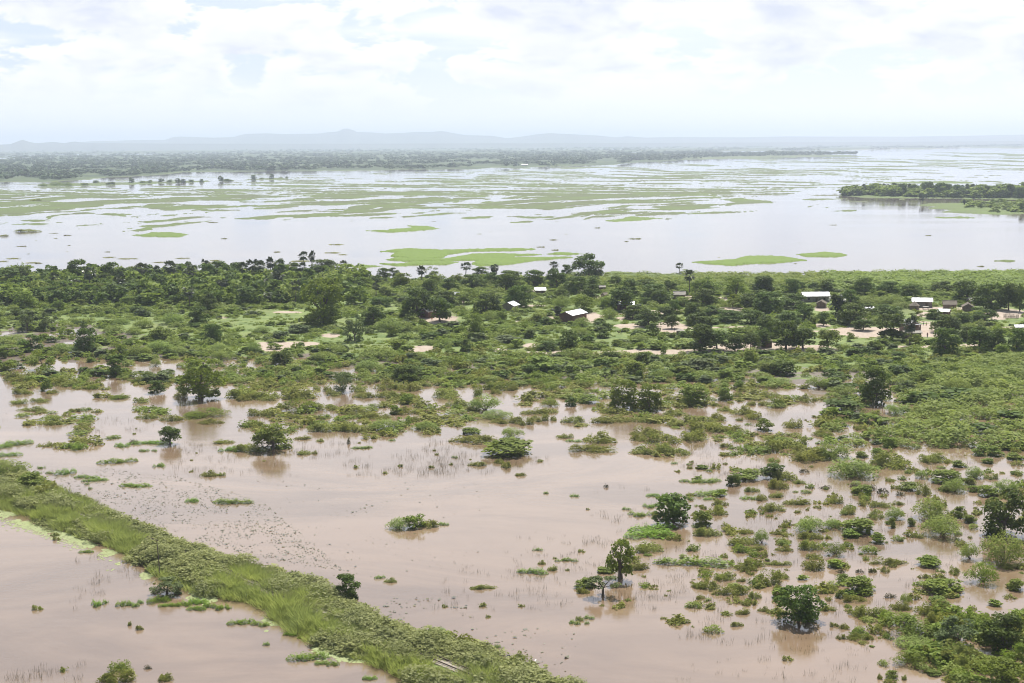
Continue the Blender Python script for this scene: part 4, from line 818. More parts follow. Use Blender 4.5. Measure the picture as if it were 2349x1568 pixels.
def sandv(px, py):
    s = 0.0
    for cx, cy, rx, ry in SAND: s = max(s, 1.15 - math.hypot((px - cx) / rx, (py - cy) / ry))
    return s
# cover[y][x]: how much of the ground shrubs hide
CX = [-200, 0, 300, 600, 1000, 1400, 1900, 2349, 2600]
CY = [636, 645, 660, 700, 735, 770, 800, 825, 850, 880, 905, 935, 960, 1000, 1040]
CT = [[.0, .0, .0, .0, .0, .3, .5, .9, .9], [.6, .7, .7, .7, .5, .5, .7, .9, .9], [1, 1, 1, 1, .9, .6, .6, .9, .9], [.75, .75, .68, .55, .45, .36, .32, .3, .3], [.26, .22, .18, .25, .25, .2, .18, .2, .2],
      [.26, .22, .2, .34, .32, .30, .2, .2, .25], [.40, .38, .38, .40, .40, .40, .33, .45, .5], [.36, .36, .36, .42, .52, .52, .55, .9, 1], [.35, .35, .35, .3, .6, .55, .6, .9, 1],
      [.22, .22, .2, .22, .42, .4, .35, .9, 1], [.12, .16, .16, .2, .35, .3, .16, .9, 1], [.03, .03, .10, .2, .28, .18, .12, .9, 1], [.0, .0, .03, .08, .14, .06, .10, .85, 1],
      [0, 0, 0, 0, .02, .03, .10, .75, .9], [0, 0, 0, 0, 0, 0, .10, .25, .3]]
SPARSE = [cd2('F2', 2000, 1250), cd2('F3', 0, 700), cd2('F3', 500, 560), cd2('F3', 1200, 640), cd2('F3', 2349, 560), cd2('B3', 2400, 1250), cd2('B3', 1400, 1250), cd2('B3', 1100, 700), cd2('B3', 300, 900), cd2('B2', 1900, 700), cd2('B2', 1900, 200)]
FEATH = [cd2('F3', 1300, 570), cd2('F3', 1520, 400), cd2('F3', 1560, 260), cd2('F3', 1700, 60), cd2('F3', 2900, -60), cd2('F3', 2950, 560), cd2('F3', 2150, 600), cd2('F3', 1900, 610), cd2('F3', 1500, 600)]
AR = {}
for k_, nf in (('A', 300), ('B', 210), ('b', 210), ('T', 240), ('t', 240), ('K', 240), ('k', 220), ('W', 200)): AR[k_] = [arr(k_, i, nf) for i in range(len(LIB[k_]))]
AR['An'] = [arr('A', i, 420) for i in range(5)]
fills = {k: [] for k in ('A', 'B', 'b', 'T', 't', 'K', 'k', 'W')}
N = 0
NC = 78000
cY = np.sqrt(r.uniform(285 ** 2, 690 ** 2, NC)); cX = cY * np.tan(np.radians(r.uniform(-26, 26, NC))); cPX, cPY = proj(cX, cY, 0.0)
cC = bil(CX, CY, CT, cPX, cPY); cN = fbm(cX / 16, cY / 16, 61, 3); cM = fbm(cX / 7, cY / 7, 15, 3); cF = inpoly(cPX, cPY, FEATH); cZ = gz(cX, cY)
cS = np.zeros(NC)
for cx, cy, rx, ry in SAND: cS = np.maximum(cS, 1.15 - np.hypot((cPX - cx) / rx, (cPY - cy) / ry))
cK = np.full(NC, 9.0)
for q in range(len(KX)): cK = np.minimum(cK, np.hypot(KX[q] - cX, KY[q] - cY) / KR[q])
CELL = {}
for i_ in range(NC):
    px, py, X, Y = cPX[i_], cPY[i_], cX[i_], cY[i_]
    if py > 1045 or px < -420 or px > 2800: continue
    feath = bool(cF[i_]); cov = .97 if feath else cC[i_]
    if cov < (cN[i_] - .5) * 2.0 + r.uniform(.05, .95): continue
    if py > 800 and not feath and cM[i_] < .42 - .1 * (py < 880): continue
    if cS[i_] > .1 or cK[i_] < 1: continue
    if not feath and not free(X, Y, .6): continue
    forest = py < 705 and px < 830
    u = r.uniform()
    if feath: k = 'A' if u < .93 else 'b'; wm = r.uniform(4.5, 9.5); hm = wm * r.uniform(.30, .44)
    elif forest: k = 't' if u < .25 else 'T' if u < .62 else 'b' if u < .85 else 'A'; wm = r.uniform(4, 9); hm = wm * r.uniform(.65, 1.05)
    elif py < 660 and px > 1300: k = 'A'; wm = r.uniform(4, 8); hm = wm * .32
    elif py < 800: k = 'B' if u < .22 else 'b' if u < .28 else 'A' if u < .70 else 'W' if u < .78 else 'k'; wm = 1.2 + 4.6 * r.uniform() ** 1.6; hm = wm * r.uniform(.26, .5)
    elif py < 880 or px > 1900: k = 'B' if u < .2 else 'b' if u < .28 else 'A' if u < .58 else 'W' if u < .68 else 'k' if u < .85 else 'K'; wm = r.uniform(1.5, 5.2); hm = wm * r.uniform(.3, .5)
    else: k = 'K' if u < .6 else 'k' if u < .9 else 'A'; wm = r.uniform(1.8, 6.5); hm = wm * r.uniform(.18, .3)
    gap = .34 if feath else .35
    key = (int(X // 8), int(Y // 8)); bad = False
    for ax in (-1, 0, 1):
        for ay in (-1, 0, 1):
            for (x2, y2, w2) in CELL.get((key[0] + ax, key[1] + ay), ()):
                if (x2 - X) ** 2 + (y2 - Y) ** 2 < ((wm + w2) * gap) ** 2: bad = True
    if bad: continue
    CELL.setdefault(key, []).append((X, Y, wm))
    z = max(cZ[i_], 0) - .05
    lib = AR['An'] if feath and k == 'A' else AR[k]
    fills[k].append((lib[int(r.integers(len(lib)))], X, Y, z, wm, wm * r.uniform(.8, 1.25), hm, r.uniform(0, 6.28), r.uniform(-.25, .3))); N += 1
    if N > 10500: break
print('fill', N, {k: len(v) for k, v in fills.items()})
q_ = 0
for region, n_, big in ((SPARSE, 430, 1.0), ([cd2('B3', 1380, 800), cd2('B3', 1700, 720), cd2('B3', 2400, 690), cd2('B3', 2420, 1260), cd2('B3', 1850, 1260), cd2('B3', 1420, 960)], 130, 1.4)):
    xs_ = [p[0] for p in region]; ys_ = [p[1] for p in region]
    for _ in range(n_ * 3):
        px, py = r.uniform(min(xs_), max(xs_)), r.uniform(min(ys_), max(ys_))
        if not inpoly(np.array([px]), np.array([py]), region)[0]: continue
        n = float(fbm(np.array([px / 38]), np.array([py / 16]), 203, 3)[0])
        if n < (.51 if big < 1.4 else .46) + r.uniform(-.04, .04): continue
        X, Y = P(px, py)
        if not free(X, Y, .75): continue
        u = r.uniform(); k = 'K' if u < (.62 if big < 1.4 else .35) else 'k' if u < .82 else 'B' if u < .9 else 'A'; wm = (.6 + 2.6 * r.uniform() ** 1.7) * big; fills[k].append((AR[k][int(r.integers(len(AR[k])))], X, Y, -.05, wm, wm * r.uniform(.6, .9), wm * r.uniform(.28, .45), r.uniform(0, 6.28), r.uniform(-.25, .3))); q_ += 1
print('flood fill', q_)
merge('thorn_scrub', fills['A'], 'low feathery thorn scrub covering the banks and shallows', 'scrub', 'leaf_acacia')
merge('scrub', fills['B'] + fills['k'] + fills['t'], 'mid green scrub filling the ground between the trees', 'scrub', 'leaf_mid')
merge('undergrowth', fills['b'] + fills['T'], 'dark undergrowth packed under the riverside trees', 'undergrowth', 'leaf_dark')
merge('silvery_scrub', fills['W'], 'patchy silvery-leaved scrub along the wet ground', 'scrub', 'leaf_grey')
merge('marsh_scrub', fills['K'], 'olive marsh scrub scattered through the shallow flood', 'marsh plants', 'leaf_marsh')
# low bank scrub on the right shore
bank = []
for _ in range(900):
    px = r.uniform(1900, 2750); py = r.uniform(636 - (px - 1900) * .004, 672); X, Y = P(px, py)
    if px < 2050 and r.uniform() < .5: continue
    wm = r.uniform(6, 12); bank.append((AR['A'][int(r.integers(5))], X, Y, .3, wm, wm, wm * .30, r.uniform(0, 6.28), r.uniform(-.2, .3)))
for _ in range(160):
    px = r.uniform(1560, 2000); py = r.uniform(644, 662); X, Y = P(px, py); wm = r.uniform(3, 8); bank.append((AR['A'][int(r.integers(5))], X, Y, .3, wm, wm, wm * .22, r.uniform(0, 6.28), r.uniform(-.2, .3)))
merge('bank_scrub', bank, 'continuous low feathery scrub along the right river bank', 'scrub', 'leaf_acacia')
# far woodland over the river
def lowtree(seed, n=34):
    q = np.random.default_rng(seed); k = 5; cen = np.stack([q.uniform(-.28, .28, k), q.uniform(-.28, .28, k), q.uniform(.4, .75, k)], -1); cen[0] = (0, 0, .6)
    V, Q, L, _ = clumpy(q, cen, np.full(k, .24), n, .16, up=.3); return V.astype(np.float32), Q, L.astype(np.float32)
FT = [lowtree(700 + i) for i in range(6)]; far = []
for _ in range(15000):
    px = r.uniform(-150, 2500); hor = 328 - (px - 1174.5) * .0068; yb = float(np.interp(px, FARX, FARY))
    py = hor + 2.2 + (yb - hor - 2.5) * r.uniform(0, 1) ** 1.0; X, Y = P(px, py)
    dens = float(fbm(np.array([px / 70]), np.array([(py - hor) ** .6 * 2.4]), 33, 4)[0]); q_ = (yb - py)
    th = .40 if q_ > 22 else .47 if q_ > 8 else .52
    if px > 1150 and 7 < py - hor < 22 and px < 2000: th += .12
    if dens < th + r.uniform(-.06, .06): continue
    s = r.uniform(8, 12) * (1 + Y / 16000); far.append((FT[int(r.integers(6))], X, Y, .5, s * r.uniform(1.2, 2.6), s * 1.6, s * r.uniform(.55, .9), r.uniform(0, 6.28), r.uniform(-.3, .3)))
# peninsula strip
for _ in range(900):
    q = r.uniform(0, 1) ** .8; px = 1420 + 540 * q; top = np.interp(px, [1420, 1600, 1960], [353, 352, 355]); bot = np.interp(px, [1420, 1600, 1700, 1960], [374, 365, 362, 357.5]); py = r.uniform(top, bot - 1)
    if px > 1830 and r.uniform() < .6: continue
    X, Y = P(px, py); s = r.uniform(10, 18) * (1 if px < 1750 else 1.2); far.append((FT[int(r.integers(6))], X, Y, 0, s * 1.4, s * 1.4, s * .9, r.uniform(0, 6.28), r.uniform(-.3, .2)))
merge('woodland', far, 'hazy blue-green woodland stretching along the far bank', 'woodland', 'leaf_far')
isl([(-40, 345), (150, 330), (420, 328), (800, 328), (1150, 335), (1180, 345), (900, 347), (500, 356), (0, 368), (-200, 370)], 'R3', '', .1, 1.0, name='island', kind='structure')
# undergrowth on the wooded island
iu = []
for _ in range(520):
    x = r.uniform(480, 2400); yy = r.uniform(np.interp(x, [480, 800, 1100, 2400], [250, 222, 215, 215]), np.interp(x, [480, 1100, 1500, 2400], [268, 282, 288, 300])); px, py = cd2('I', x, yy); X, Y = P(px, py)
    s = r.uniform(8, 15); iu.append((AR['T' if r.uniform() < .5 else 'b'][int(r.integers(3))], X, Y, .4, s * 1.1, s * 1.1, s * r.uniform(.2, .8), r.uniform(0, 6.28), r.uniform(-.2, .4)))
for _ in range(160):
    x = r.uniform(1700, 2450); yy = r.uniform(330, 445); px, py = cd2('I', x, yy)
    if fbm(np.array([x / 90]), np.array([yy / 30]), 71, 3)[0] < .47 + (2300 - x) * .00015: continue
    X, Y = P(px, py); s = r.uniform(4, 8); iu.append((AR['b'][int(r.integers(3))], X, Y, .3, s * 1.5, s * 1.5, s * .5, r.uniform(0, 6.28), .2))
merge('island_undergrowth', iu, 'dense undergrowth filling the wooded island in the river', 'undergrowth', 'leaf_mid')
# ---------------------------------------------------------------- embankment cover, reeds, floating leaves
def tuft(seed, n, spread, wmin, wmax, lean=.35):
    q = np.random.default_rng(seed); th = q.uniform(0, 6.283, n); rr = spread * np.sqrt(q.uniform(0, 1, n)); bx = rr * np.cos(th); by = rr * np.sin(th)
    dx = np.cos(th) * lean * q.uniform(.1, 1, n) + q.normal(size=n) * .05; dy = np.sin(th) * lean * q.uniform(.1, 1, n) + q.normal(size=n) * .05; hh = q.uniform(.55, 1, n); wv = q.uniform(wmin, wmax, n); pa = q.uniform(0, 3.14, n)
    ax, ay = np.cos(pa) * wv, np.sin(pa) * wv; zero = np.zeros(n)
    V = np.stack([np.stack([bx - ax, by - ay, zero], -1), np.stack([bx + ax, by + ay, zero], -1), np.stack([bx + dx * .6 + ax * .8, by + dy * .6 + ay * .8, hh * .65], -1), np.stack([bx + dx, by + dy, hh], -1)], 1)
    return V.reshape(-1, 3).astype(np.float32), np.arange(4 * n).reshape(-1, 4), np.repeat(np.clip(q.uniform(0, 1, n), 0, 1), 4).astype(np.float32)
TG = [tuft(800 + i, 150, .42, .005, .011, .30) for i in range(5)]; TR = [tuft(820 + i, 9, .5, .006, .012, .15) for i in range(5)]
TL = [tuft(840 + i, 46, .42, .03, .055, .35) for i in range(4)]
gr, gd, bb = [], [], []
FULLB = [arr('A', i, 1300) for i in range(3)]; FK = [arr('K', i, 520) for i in range(5)]
U0, U1 = -40, 235
TWIN = [(float(bank_uv(*P(x_, y_))[0]), h_) for x_, y_, h_ in ((209, 1198, 1.6), (497, 1323, 1.2), (748, 1427, 2.0), (893, 1489, .8), (1030, 1542, 2.6))]
for _ in range(5600):
    u = r.uniform(U0, U1); up = float(np.interp(u, UPu, UPv)) + (float(fbm(np.array([u / 9]), np.array([0.]), 3)[0]) - .5) * 6; lo = float(np.interp(u, LOu, LOv)) + (float(fbm(np.array([u / 9]), np.array([7.]), 4)[0]) - .5) * 4; v = r.uniform(lo + 1.0, up - 1.4)
    X, Y = EA + ED * u + EN * v
    if Y > 420: continue
    if any(abs(u - u0) < hl and -2.3 < v < 1.0 for u0, hl in TWIN): continue
    gap = abs(v) < 1.15
    if gap and (r.uniform() < .93 if math.sin(u * .21 + 1) + math.sin(u * .083 + 2) > .1 else r.uniform() < .45): continue
    e = min(up - v, v - lo); z = max(ground_z(X, Y), 0) - .05
    if _ % 60 == 0 and e > 1.5 and not gap: sb_ = r.uniform(3, 6.5); bb.append((FULLB[int(r.integers(3))], X, Y, z, sb_, sb_ * .9, sb_ * r.uniform(.28, .4), r.uniform(0, 6.28), r.uniform(-.3, .1)))
    n = float(fbm(np.array([u / 11]), np.array([v / 3.5]), 91, 3)[0]); s = .7 + 2.6 * r.uniform() ** 1.5
    if (v < -.8 and n > .43) or (.8 < v < 3.2 and n > .5): gr.append((TG[int(r.integers(5))], X, Y, z, s * 1.35, s * 1.35, s * r.uniform(.3, .5) * (.6 + n), r.uniform(0, 6.28), r.uniform(-.3, .3)))
    elif n < .56 and e > .5: s *= 1.15; bb.append((FK[int(r.integers(5))], X, Y, z, s * 1.4, s * 1.4, s * r.uniform(.25, .42), r.uniform(0, 6.28), r.uniform(-.25, .2)))
    else: gd.append((TG[int(r.integers(5))], X, Y, z, s, s, s * r.uniform(.3, .5), r.uniform(0, 6.28), r.uniform(-.3, .3)))
merge('grass', gr, 'tall bright green grass covering the railway embankment', 'grass', 'leaf_grass')
merge('dry_grass', gd, 'short olive grass fringing the embankment at the water', 'grass', 'leaf_grass_dry')
merge('embankment_scrub', bb, 'low olive scrub growing thick along the embankment', 'scrub', 'leaf_grass_dry')
# grass tussocks in the meadow between trees
mw = []
for _ in range(9000):
    Y = math.sqrt(r.uniform(395 ** 2, 640 ** 2)); X = Y * math.tan(math.radians(r.uniform(-22, 22))); a, b = proj(np.array([X]), np.array([Y]), np.array([0.0])); px, py = float(a[0]), float(b[0])
    z = ground_z(X, Y)
    if z < .1 or sandv(px, py) > .12 or fbm(np.array([X / 12]), np.array([Y / 12]), 44, 3)[0] < .42: continue
    s = r.uniform(.8, 2.2); mw.append((TL[int(r.integers(4))], X, Y, z - .03, s, s, s * r.uniform(.25, .5), r.uniform(0, 6.28), r.uniform(-.3, .3)))
merge('meadow_grass', mw, 'green meadow grass between the village trees', 'grass', 'leaf_light')
# emerging reeds
RZ = [('F2', 0, 560, 900, 800, 520), ('F2', 600, 640, 1400, 780, 200), ('F3', 0, 420, 560, 800, 520), ('F1', 500, 300, 1000, 520, 160), ('F1', 1200, 560, 2349, 800, 330), ('F3', 600, 700, 2000, 1190, 420), ('B3', 0, 60, 1900, 900, 900), ('B2', 1200, 200, 2349, 700, 420), ('B2', 700, 420, 1300, 800, 90),
      ('B3', 0, 800, 1500, 1200, 120), ('F1', 0, 350, 600, 480, 60), ('B1', 560, 350, 1100, 700, 150), ('B1', 0, 1100, 560, 1216, 60), ('F2', 1700, 850, 2300, 1190, 60), ('F3', 300, 150, 1300, 560, 200), ('V3', 0, 1060, 1300, 1400, 160), ('V2', 300, 1100, 1000, 1350, 60)]
rd, dk = [], []
for c_, x0, y0, x1, y1, n in RZ:
    m_ = 0; n = int(n * .55)
    while m_ < n:
        x, y = r.uniform(x0, x1), r.uniform(y0, y1); px, py = cd2(c_, x, y); X, Y = P(px, py); m_ += 1
        if fbm(np.array([px / 45]), np.array([py / 14]), 52, 3)[0] < .46 or ground_z(X, Y) > 0: continue
        for _ in range(int(r.integers(1, 4))):
            s = r.uniform(.4, 1.1); dx, dy = r.normal(size=2) * 1.1
            if r.uniform() < .97: rd.append((TR[int(r.integers(5))], X + dx, Y + dy, 0, s * 1.4, s * 1.4, s, r.uniform(0, 6.28), r.uniform(-.3, .3)))
            else: dk.append((AR['K'][int(r.integers(7))], X + dx, Y + dy, 0, s * 1.3, s * 1.3, s * .5, r.uniform(0, 6.28), r.uniform(-.4, .1)))
merge('reeds', rd, 'thin greyish reed stems poking out of the brown water', 'reeds', 'leaf_twig')
merge('sprigs', dk, 'tiny olive sprigs breaking the flood surface', 'marsh plants', 'leaf_marsh')
# lily leaves: curled dark pads
def pads(n, reg, seed, s0, s1, dens=None, lim=.45):
    q = np.random.default_rng(seed); Cn = []; 
    while len(Cn) < n:
        px, py = q.uniform(reg[0], reg[1]), q.uniform(reg[2], reg[3])
        if len(reg) > 4 and not inpoly(np.array([px]), np.array([py]), reg[4])[0]: continue
        if fbm(np.array([px / 60]), np.array([py / 18]), seed, 3)[0] < lim + q.uniform(-.08, .08): continue
        X, Y = P(px, py)
        if ground_z(X, Y) > -.05: continue
        Cn.append((X, Y, .03))
    Cn = np.array(Cn); k = len(Cn); nn = np.stack([q.normal(size=k) * .35, q.normal(size=k) * .35, np.ones(k)], -1); V, Q = leaves(Cn, nn, 1.0, q, .8)
    V4 = V.reshape(k, 4, 3); c = Cn[:, None, :]; s = (s0 + (s1 - s0) * q.uniform(0, 1, k) ** 3)[:, None, None]; V4 = c + (V4 - c) * s; V4[..., 2] = np.abs(V4[..., 2] - .02) + .015
    return V4.reshape(-1, 3).astype(np.float32), Q, np.repeat(q.uniform(0, 1, k), 4).astype(np.float32)
lily = [(60, 1092), (180, 1065), (420, 1095), (600, 1150), (700, 1230), (790, 1310), (650, 1290), (520, 1262), (360, 1208), (240, 1150), (150, 1118)]
it_ = [(pads(3300, (60, 800, 1060, 1320, lily), 5, .08, .24, lim=.40), 0, 0, 0, 1, 1, 1, 0, 0), (pads(60, (880, 1080, 1370, 1425), 6, .15, .35), 0, 0, 0, 1, 1, 1, 0, 0), (pads(90, (1050, 1320, 1440, 1565), 7, .12, .35), 0, 0, 0, 1, 1, 1, 0, .2),
       (pads(260, (560, 1100, 1100, 1330), 8, .08, .25), 0, 0, 0, 1, 1, 1, 0, 0)]
merge('lily_leaves', it_, 'thousands of small floating leaves speckling the water beside the embankment', 'floating leaves', 'lily_leaf')
# duckweed film along the lower edge of the embankment
dq = []
q = np.random.default_rng(8); Cn = []
for _ in range(60000):
    u = q.uniform(-30, 200); lo = float(np.interp(u, LOu, LOv)); v = lo - abs(q.normal()) * (1.6 if u > 20 else 2.6) - .1
    X, Y = EA + ED * u + EN * v
    if Y > 420 or fbm(np.array([X / 5]), np.array([Y / 7]), 64, 4)[0] < .52 + abs(lo - v) * .012: continue
    Cn.append((X, Y, .012 + q.uniform(0, .01)))
    if len(Cn) > 5000: break
Cn = np.array(Cn); V, Q = leaves(Cn, np.tile([0, 0, 1.0], (len(Cn), 1)) + q.normal(size=(len(Cn), 3)) * .004, .26, q, .9); V[:, 2] = np.repeat(Cn[:, 2], 4)
tag(link('duckweed', mkmesh('duckweed', V, Q, [MT['duckweed']], {'lv': np.repeat(q.uniform(0, 1, len(Cn)), 4)})), 'pale lime duckweed film hugging the lower side of the embankment', 'duckweed', kind='stuff')
# drifting weed scraps on the river
sc = []
for _ in range(70):
    px, py = r.uniform(0, 2349), r.uniform(500, 632); X, Y = P(px, py)
    if r.uniform() < px / 3200: continue
    s = r.uniform(.8, 3.2); sc.append((AR['K'][int(r.integers(7))], X, Y, -.05, s * r.uniform(1, 3), s, s * .2, 0, -.3))
for _ in range(20):
    px, py = r.uniform(0, 800), r.uniform(560, 625); X, Y = P(px, py); s = r.uniform(4, 9); sc.append((AR['k'][int(r.integers(3))], X, Y, -.05, s * 1.3, s * .7, .5, 0, .2))
merge('weed_scraps', sc, 'small scraps of weed drifting on the open river', 'floating weed', 'leaf_marsh')
# ---------------------------------------------------------------- houses: gable huts with walls, roof, door, windows
def house(sx, sy, L, W, hw, rise, yaw, roof, wall, label, group='village houses among the trees', rot=0, win=2, over=.35, porch=False, name='village_house'):
    dx, dy = cd2('S', sx, sy); X, Y = P(dx, dy); z = max(ground_z(X, Y), .1)
    root = empty(name, (X, Y, z - .05), math.radians(yaw)); tag(root, label, 'house', group)
    w = MB(); t_ = .22
    # four walls with real openings: front (-y) wall cut by door and windows
    def wallx(y0, y1, openings):
        x = -L / 2
        for (a, b, s, tp) in sorted(openings):
            w.box(x, a, y0, y1, 0, hw); 
            if s > 0: w.box(a, b, y0, y1, 0, s)
            w.box(a, b, y0, y1, tp, hw); x = b
        w.box(x, L / 2, y0, y1, 0, hw)
    ops = [(-.45, .45, 0, 1.95)] if win % 2 == 0 else [(L * .22 - .45, L * .22 + .45, 0, min(1.9, hw - .2))]
    wins = []
    if win >= 2 and L > 5: wins = [(-L * .3 - .4, -L * .3 + .4, 1.0, 1.8), (L * .3 - .4, L * .3 + .4, 1.0, 1.8)] if win == 2 else [(-L * .25 - .4, -L * .25 + .4, 1.0, 1.8)]
    ops = [o_ if o_[3] < hw - .1 else (o_[0], o_[1], o_[2], hw - .15) for o_ in ops]
    wallx(-W / 2, -W / 2 + t_, ops + wins); wallx(W / 2 - t_, W / 2, [])
    w.box(-L / 2, -L / 2 + t_, -W / 2 + t_, W / 2 - t_, 0, hw); w.box(L / 2 - t_, L / 2, -W / 2 + t_, W / 2 - t_, 0, hw)
    for s in (-1, 1):                                                   # gable triangles
        x0, x1 = (s * L / 2, s * (L / 2 - t_)); 
        w.add([(x0, -W / 2, hw), (x0, W / 2, hw), (x0, 0, hw + rise), (x1, -W / 2, hw), (x1, W / 2, hw), (x1, 0, hw + rise)], [(0, 1, 2), (5, 4, 3), (0, 2, 5, 3), (1, 4, 5, 2)])
    w.obj('wall', [MT[wall]], root)
    o_ = ops[0]; d = MB(); d.box(o_[0] + .03, o_[1] - .03, -W / 2 + .08, -W / 2 + .13, 0.02, o_[3] - .03); d.obj('door', [MT['wood']], root)
    for q in wins:
        m = MB(); m.box(q[0] + .02, q[1] - .02, -W / 2 + .1, -W / 2 + .14, q[2] + .02, q[3] - .02); m.obj('window', [MT['opening_shade']], root)  # near-black panel: shade of the room behind, put in as colour
    rf = MB(); th = .05 if roof == 'iron_roof' else .22; ov = over; sl = rise / (W / 2)
    n = 8
    for s in (-1, 1):
        e = s * (W / 2 + ov); ze = hw - ov * sl
        for k in range(n):                                              # sheets or bundles laid side by side, slightly uneven
            x0 = -L / 2 - ov + (L + 2 * ov) * k / n; x1 = -L / 2 - ov + (L + 2 * ov) * (k + 1) / n - .01; j = ((k * 7) % 3) * .012 if th < .1 else ((k * 5) % 4) * .03
            V = [(x0, e, ze + .02 + j), (x1, e, ze + .02 + j), (x1, 0, hw + rise + .03 + j), (x0, 0, hw + rise + .03 + j)]; V += [(v[0], v[1], v[2] + th) for v in V]
            rf.add(V, [(0, 3, 2, 1), (4, 5, 6, 7), (0, 1, 5, 4), (1, 2, 6, 5), (2, 3, 7, 6), (3, 0, 4, 7)])
    ro = rf.obj('roof', [MT[roof]], root)
    rd_ = MB(); rd_.tube([(-L / 2 - ov, 0, hw + rise + th + .03), (L / 2 + ov, 0, hw + rise + th + .03)], [.09 if th < .1 else .16] * 2, 6); rd_.obj('ridge_cap', [MT[roof]], ro)
    if porch:
        for i_ in (0, 1):
            pm = MB(); pm.box(L / 2 + .9, L / 2 + 1.25, -W / 2 + .2 + i_ * (W - .8), -W / 2 + .6 + i_ * (W - .8), 0, hw - .1); pm.obj('porch_pillar', [MT[wall]], root)
        pr = MB(); pr.box(L / 2 + ov + .02, L / 2 + 1.6, -W / 2, W / 2, hw - .08, hw); pr.obj('porch_roof', [MT[roof]], root)
    return root
house(2148, 1214, 10.5, 5.6, 2.5, 1.1, 58, 'iron_roof', 'brick', 'red brick house with silver iron roof seen corner-on beside the sandy path', win=0)
house(3056, 1143, 10.4, 5.2, 2.6, 1.25, 2, 'iron_roof', 'mud_wall_grey', 'long grey-walled house under the largest bright white iron roof')
house(3080, 1166, 3.8, 3.4, 1.7, .9, 72, 'thatch', 'mud_wall', 'small brown thatched hut in front of the long white-roofed house', win=1)
house(3457, 1164, 7.2, 4.6, 2.5, 1.1, -14, 'iron_roof', 'mud_wall_grey', 'white-roofed house with plain grey gable, right of the feathery shrubs', win=3)
house(3560, 1171, 4.6, 3.6, 1.9, 1.1, -12, 'thatch', 'mud_wall', 'dark thatched mud hut just right of the white-roofed gabled house', win=1)
house(3628, 1178, 4.4, 3.8, 1.7, 1.1, 75, 'thatch', 'mud_wall', 'mud hut with thatched gable facing the camera near the yellow-green tree', win=1)
house(3650, 1157, 3.8, 3.0, 1.8, .8, 5, 'thatch_pale', 'mud_wall', 'low pale-thatched hut half hidden behind the gable-end mud hut', win=1)
house(3540, 1193, 3.8, 3.0, 1.6, .7, -32, 'iron_roof', 'brick', 'small brick shed with a white roof corner showing between dark crowns', win=1)
house(3408, 1256, 4.4, 4.6, 2.8, 1.1, -65, 'iron_roof', 'mud_wall', 'tall mud house with pillared porch behind the yard palm', win=0, porch=True)
house(3418, 1281, 5.4, 2.6, 1.7, .45, 0, 'thatch_pale', 'mud_wall', 'low flat-roofed mud outhouse at the foot of the yard palm', win=1)
house(2548, 1133, 4.5, 3.4, 1.9, 1.0, -10, 'thatch_pale', 'mud_wall', 'pale thatched hut standing alone on sand behind the mango trees', win=1)
house(2877, 1312, 2.3, 2.2, 1.8, .35, 8, 'thatch', 'brick', 'small square brick hut under the row of shade trees', win=1, over=.15)
house(2025, 1113, 4.4, 3.4, 1.9, .9, 4, 'iron_roof', 'mud_wall', 'hut showing only its white roof over the bushes left of the shore tree', win=1)
house(2258, 1102, 2.6, 2.2, 1.6, .5, 4, 'thatch_pale', 'brick', 'tiny red brick hut with pale roof below the tall shore tree', win=1, over=.2)
house(2268, 1129, 2.4, 2.0, 1.4, .6, 40, 'thatch', 'mud_wall', 'tiny brown thatched hut at the edge of a sandy yard', win=1, over=.2)
house(2346, 1174, 6.2, 4.2, 2.3, .9, -8, 'iron_roof', 'brick', 'dark brick house mostly hidden behind a low shade tree', win=3)
house(1915, 1176, 5.4, 5.0, 2.1, 1.2, 66, 'iron_roof', 'mud_wall_grey', 'broad-gabled grey house with one white roof slope showing', win=0)
house(1607, 1203, 5.0, 3.8, 2.2, 1.0, 52, 'thatch_pale', 'brick', 'red brick house with a pale roof between two big shade trees', win=1)
house(1712, 1127, 3.0, 2.4, 1.7, .6, -25, 'iron_roof', 'mud_wall', 'shed showing only a small white roof above the dark canopy', win=1)
house(3257, 1186, 3.2, 2.6, 1.7, .7, -12, 'iron_roof', 'mud_wall', 'small white-roofed shed above the twin round shade trees', win=1)
house(1700, 1243, 2.4, 2.2, 1.5, .5, 35, 'thatch', 'mud_wall_grey', 'small dark hut in the meadow below the sandy yard', win=1, over=.2)
house(3822, 1253, 3.2, 2.4, 1.4, .6, 0, 'iron_roof', 'mud_wall', 'white roof peeping over crowns at the right edge of the village', win=1)
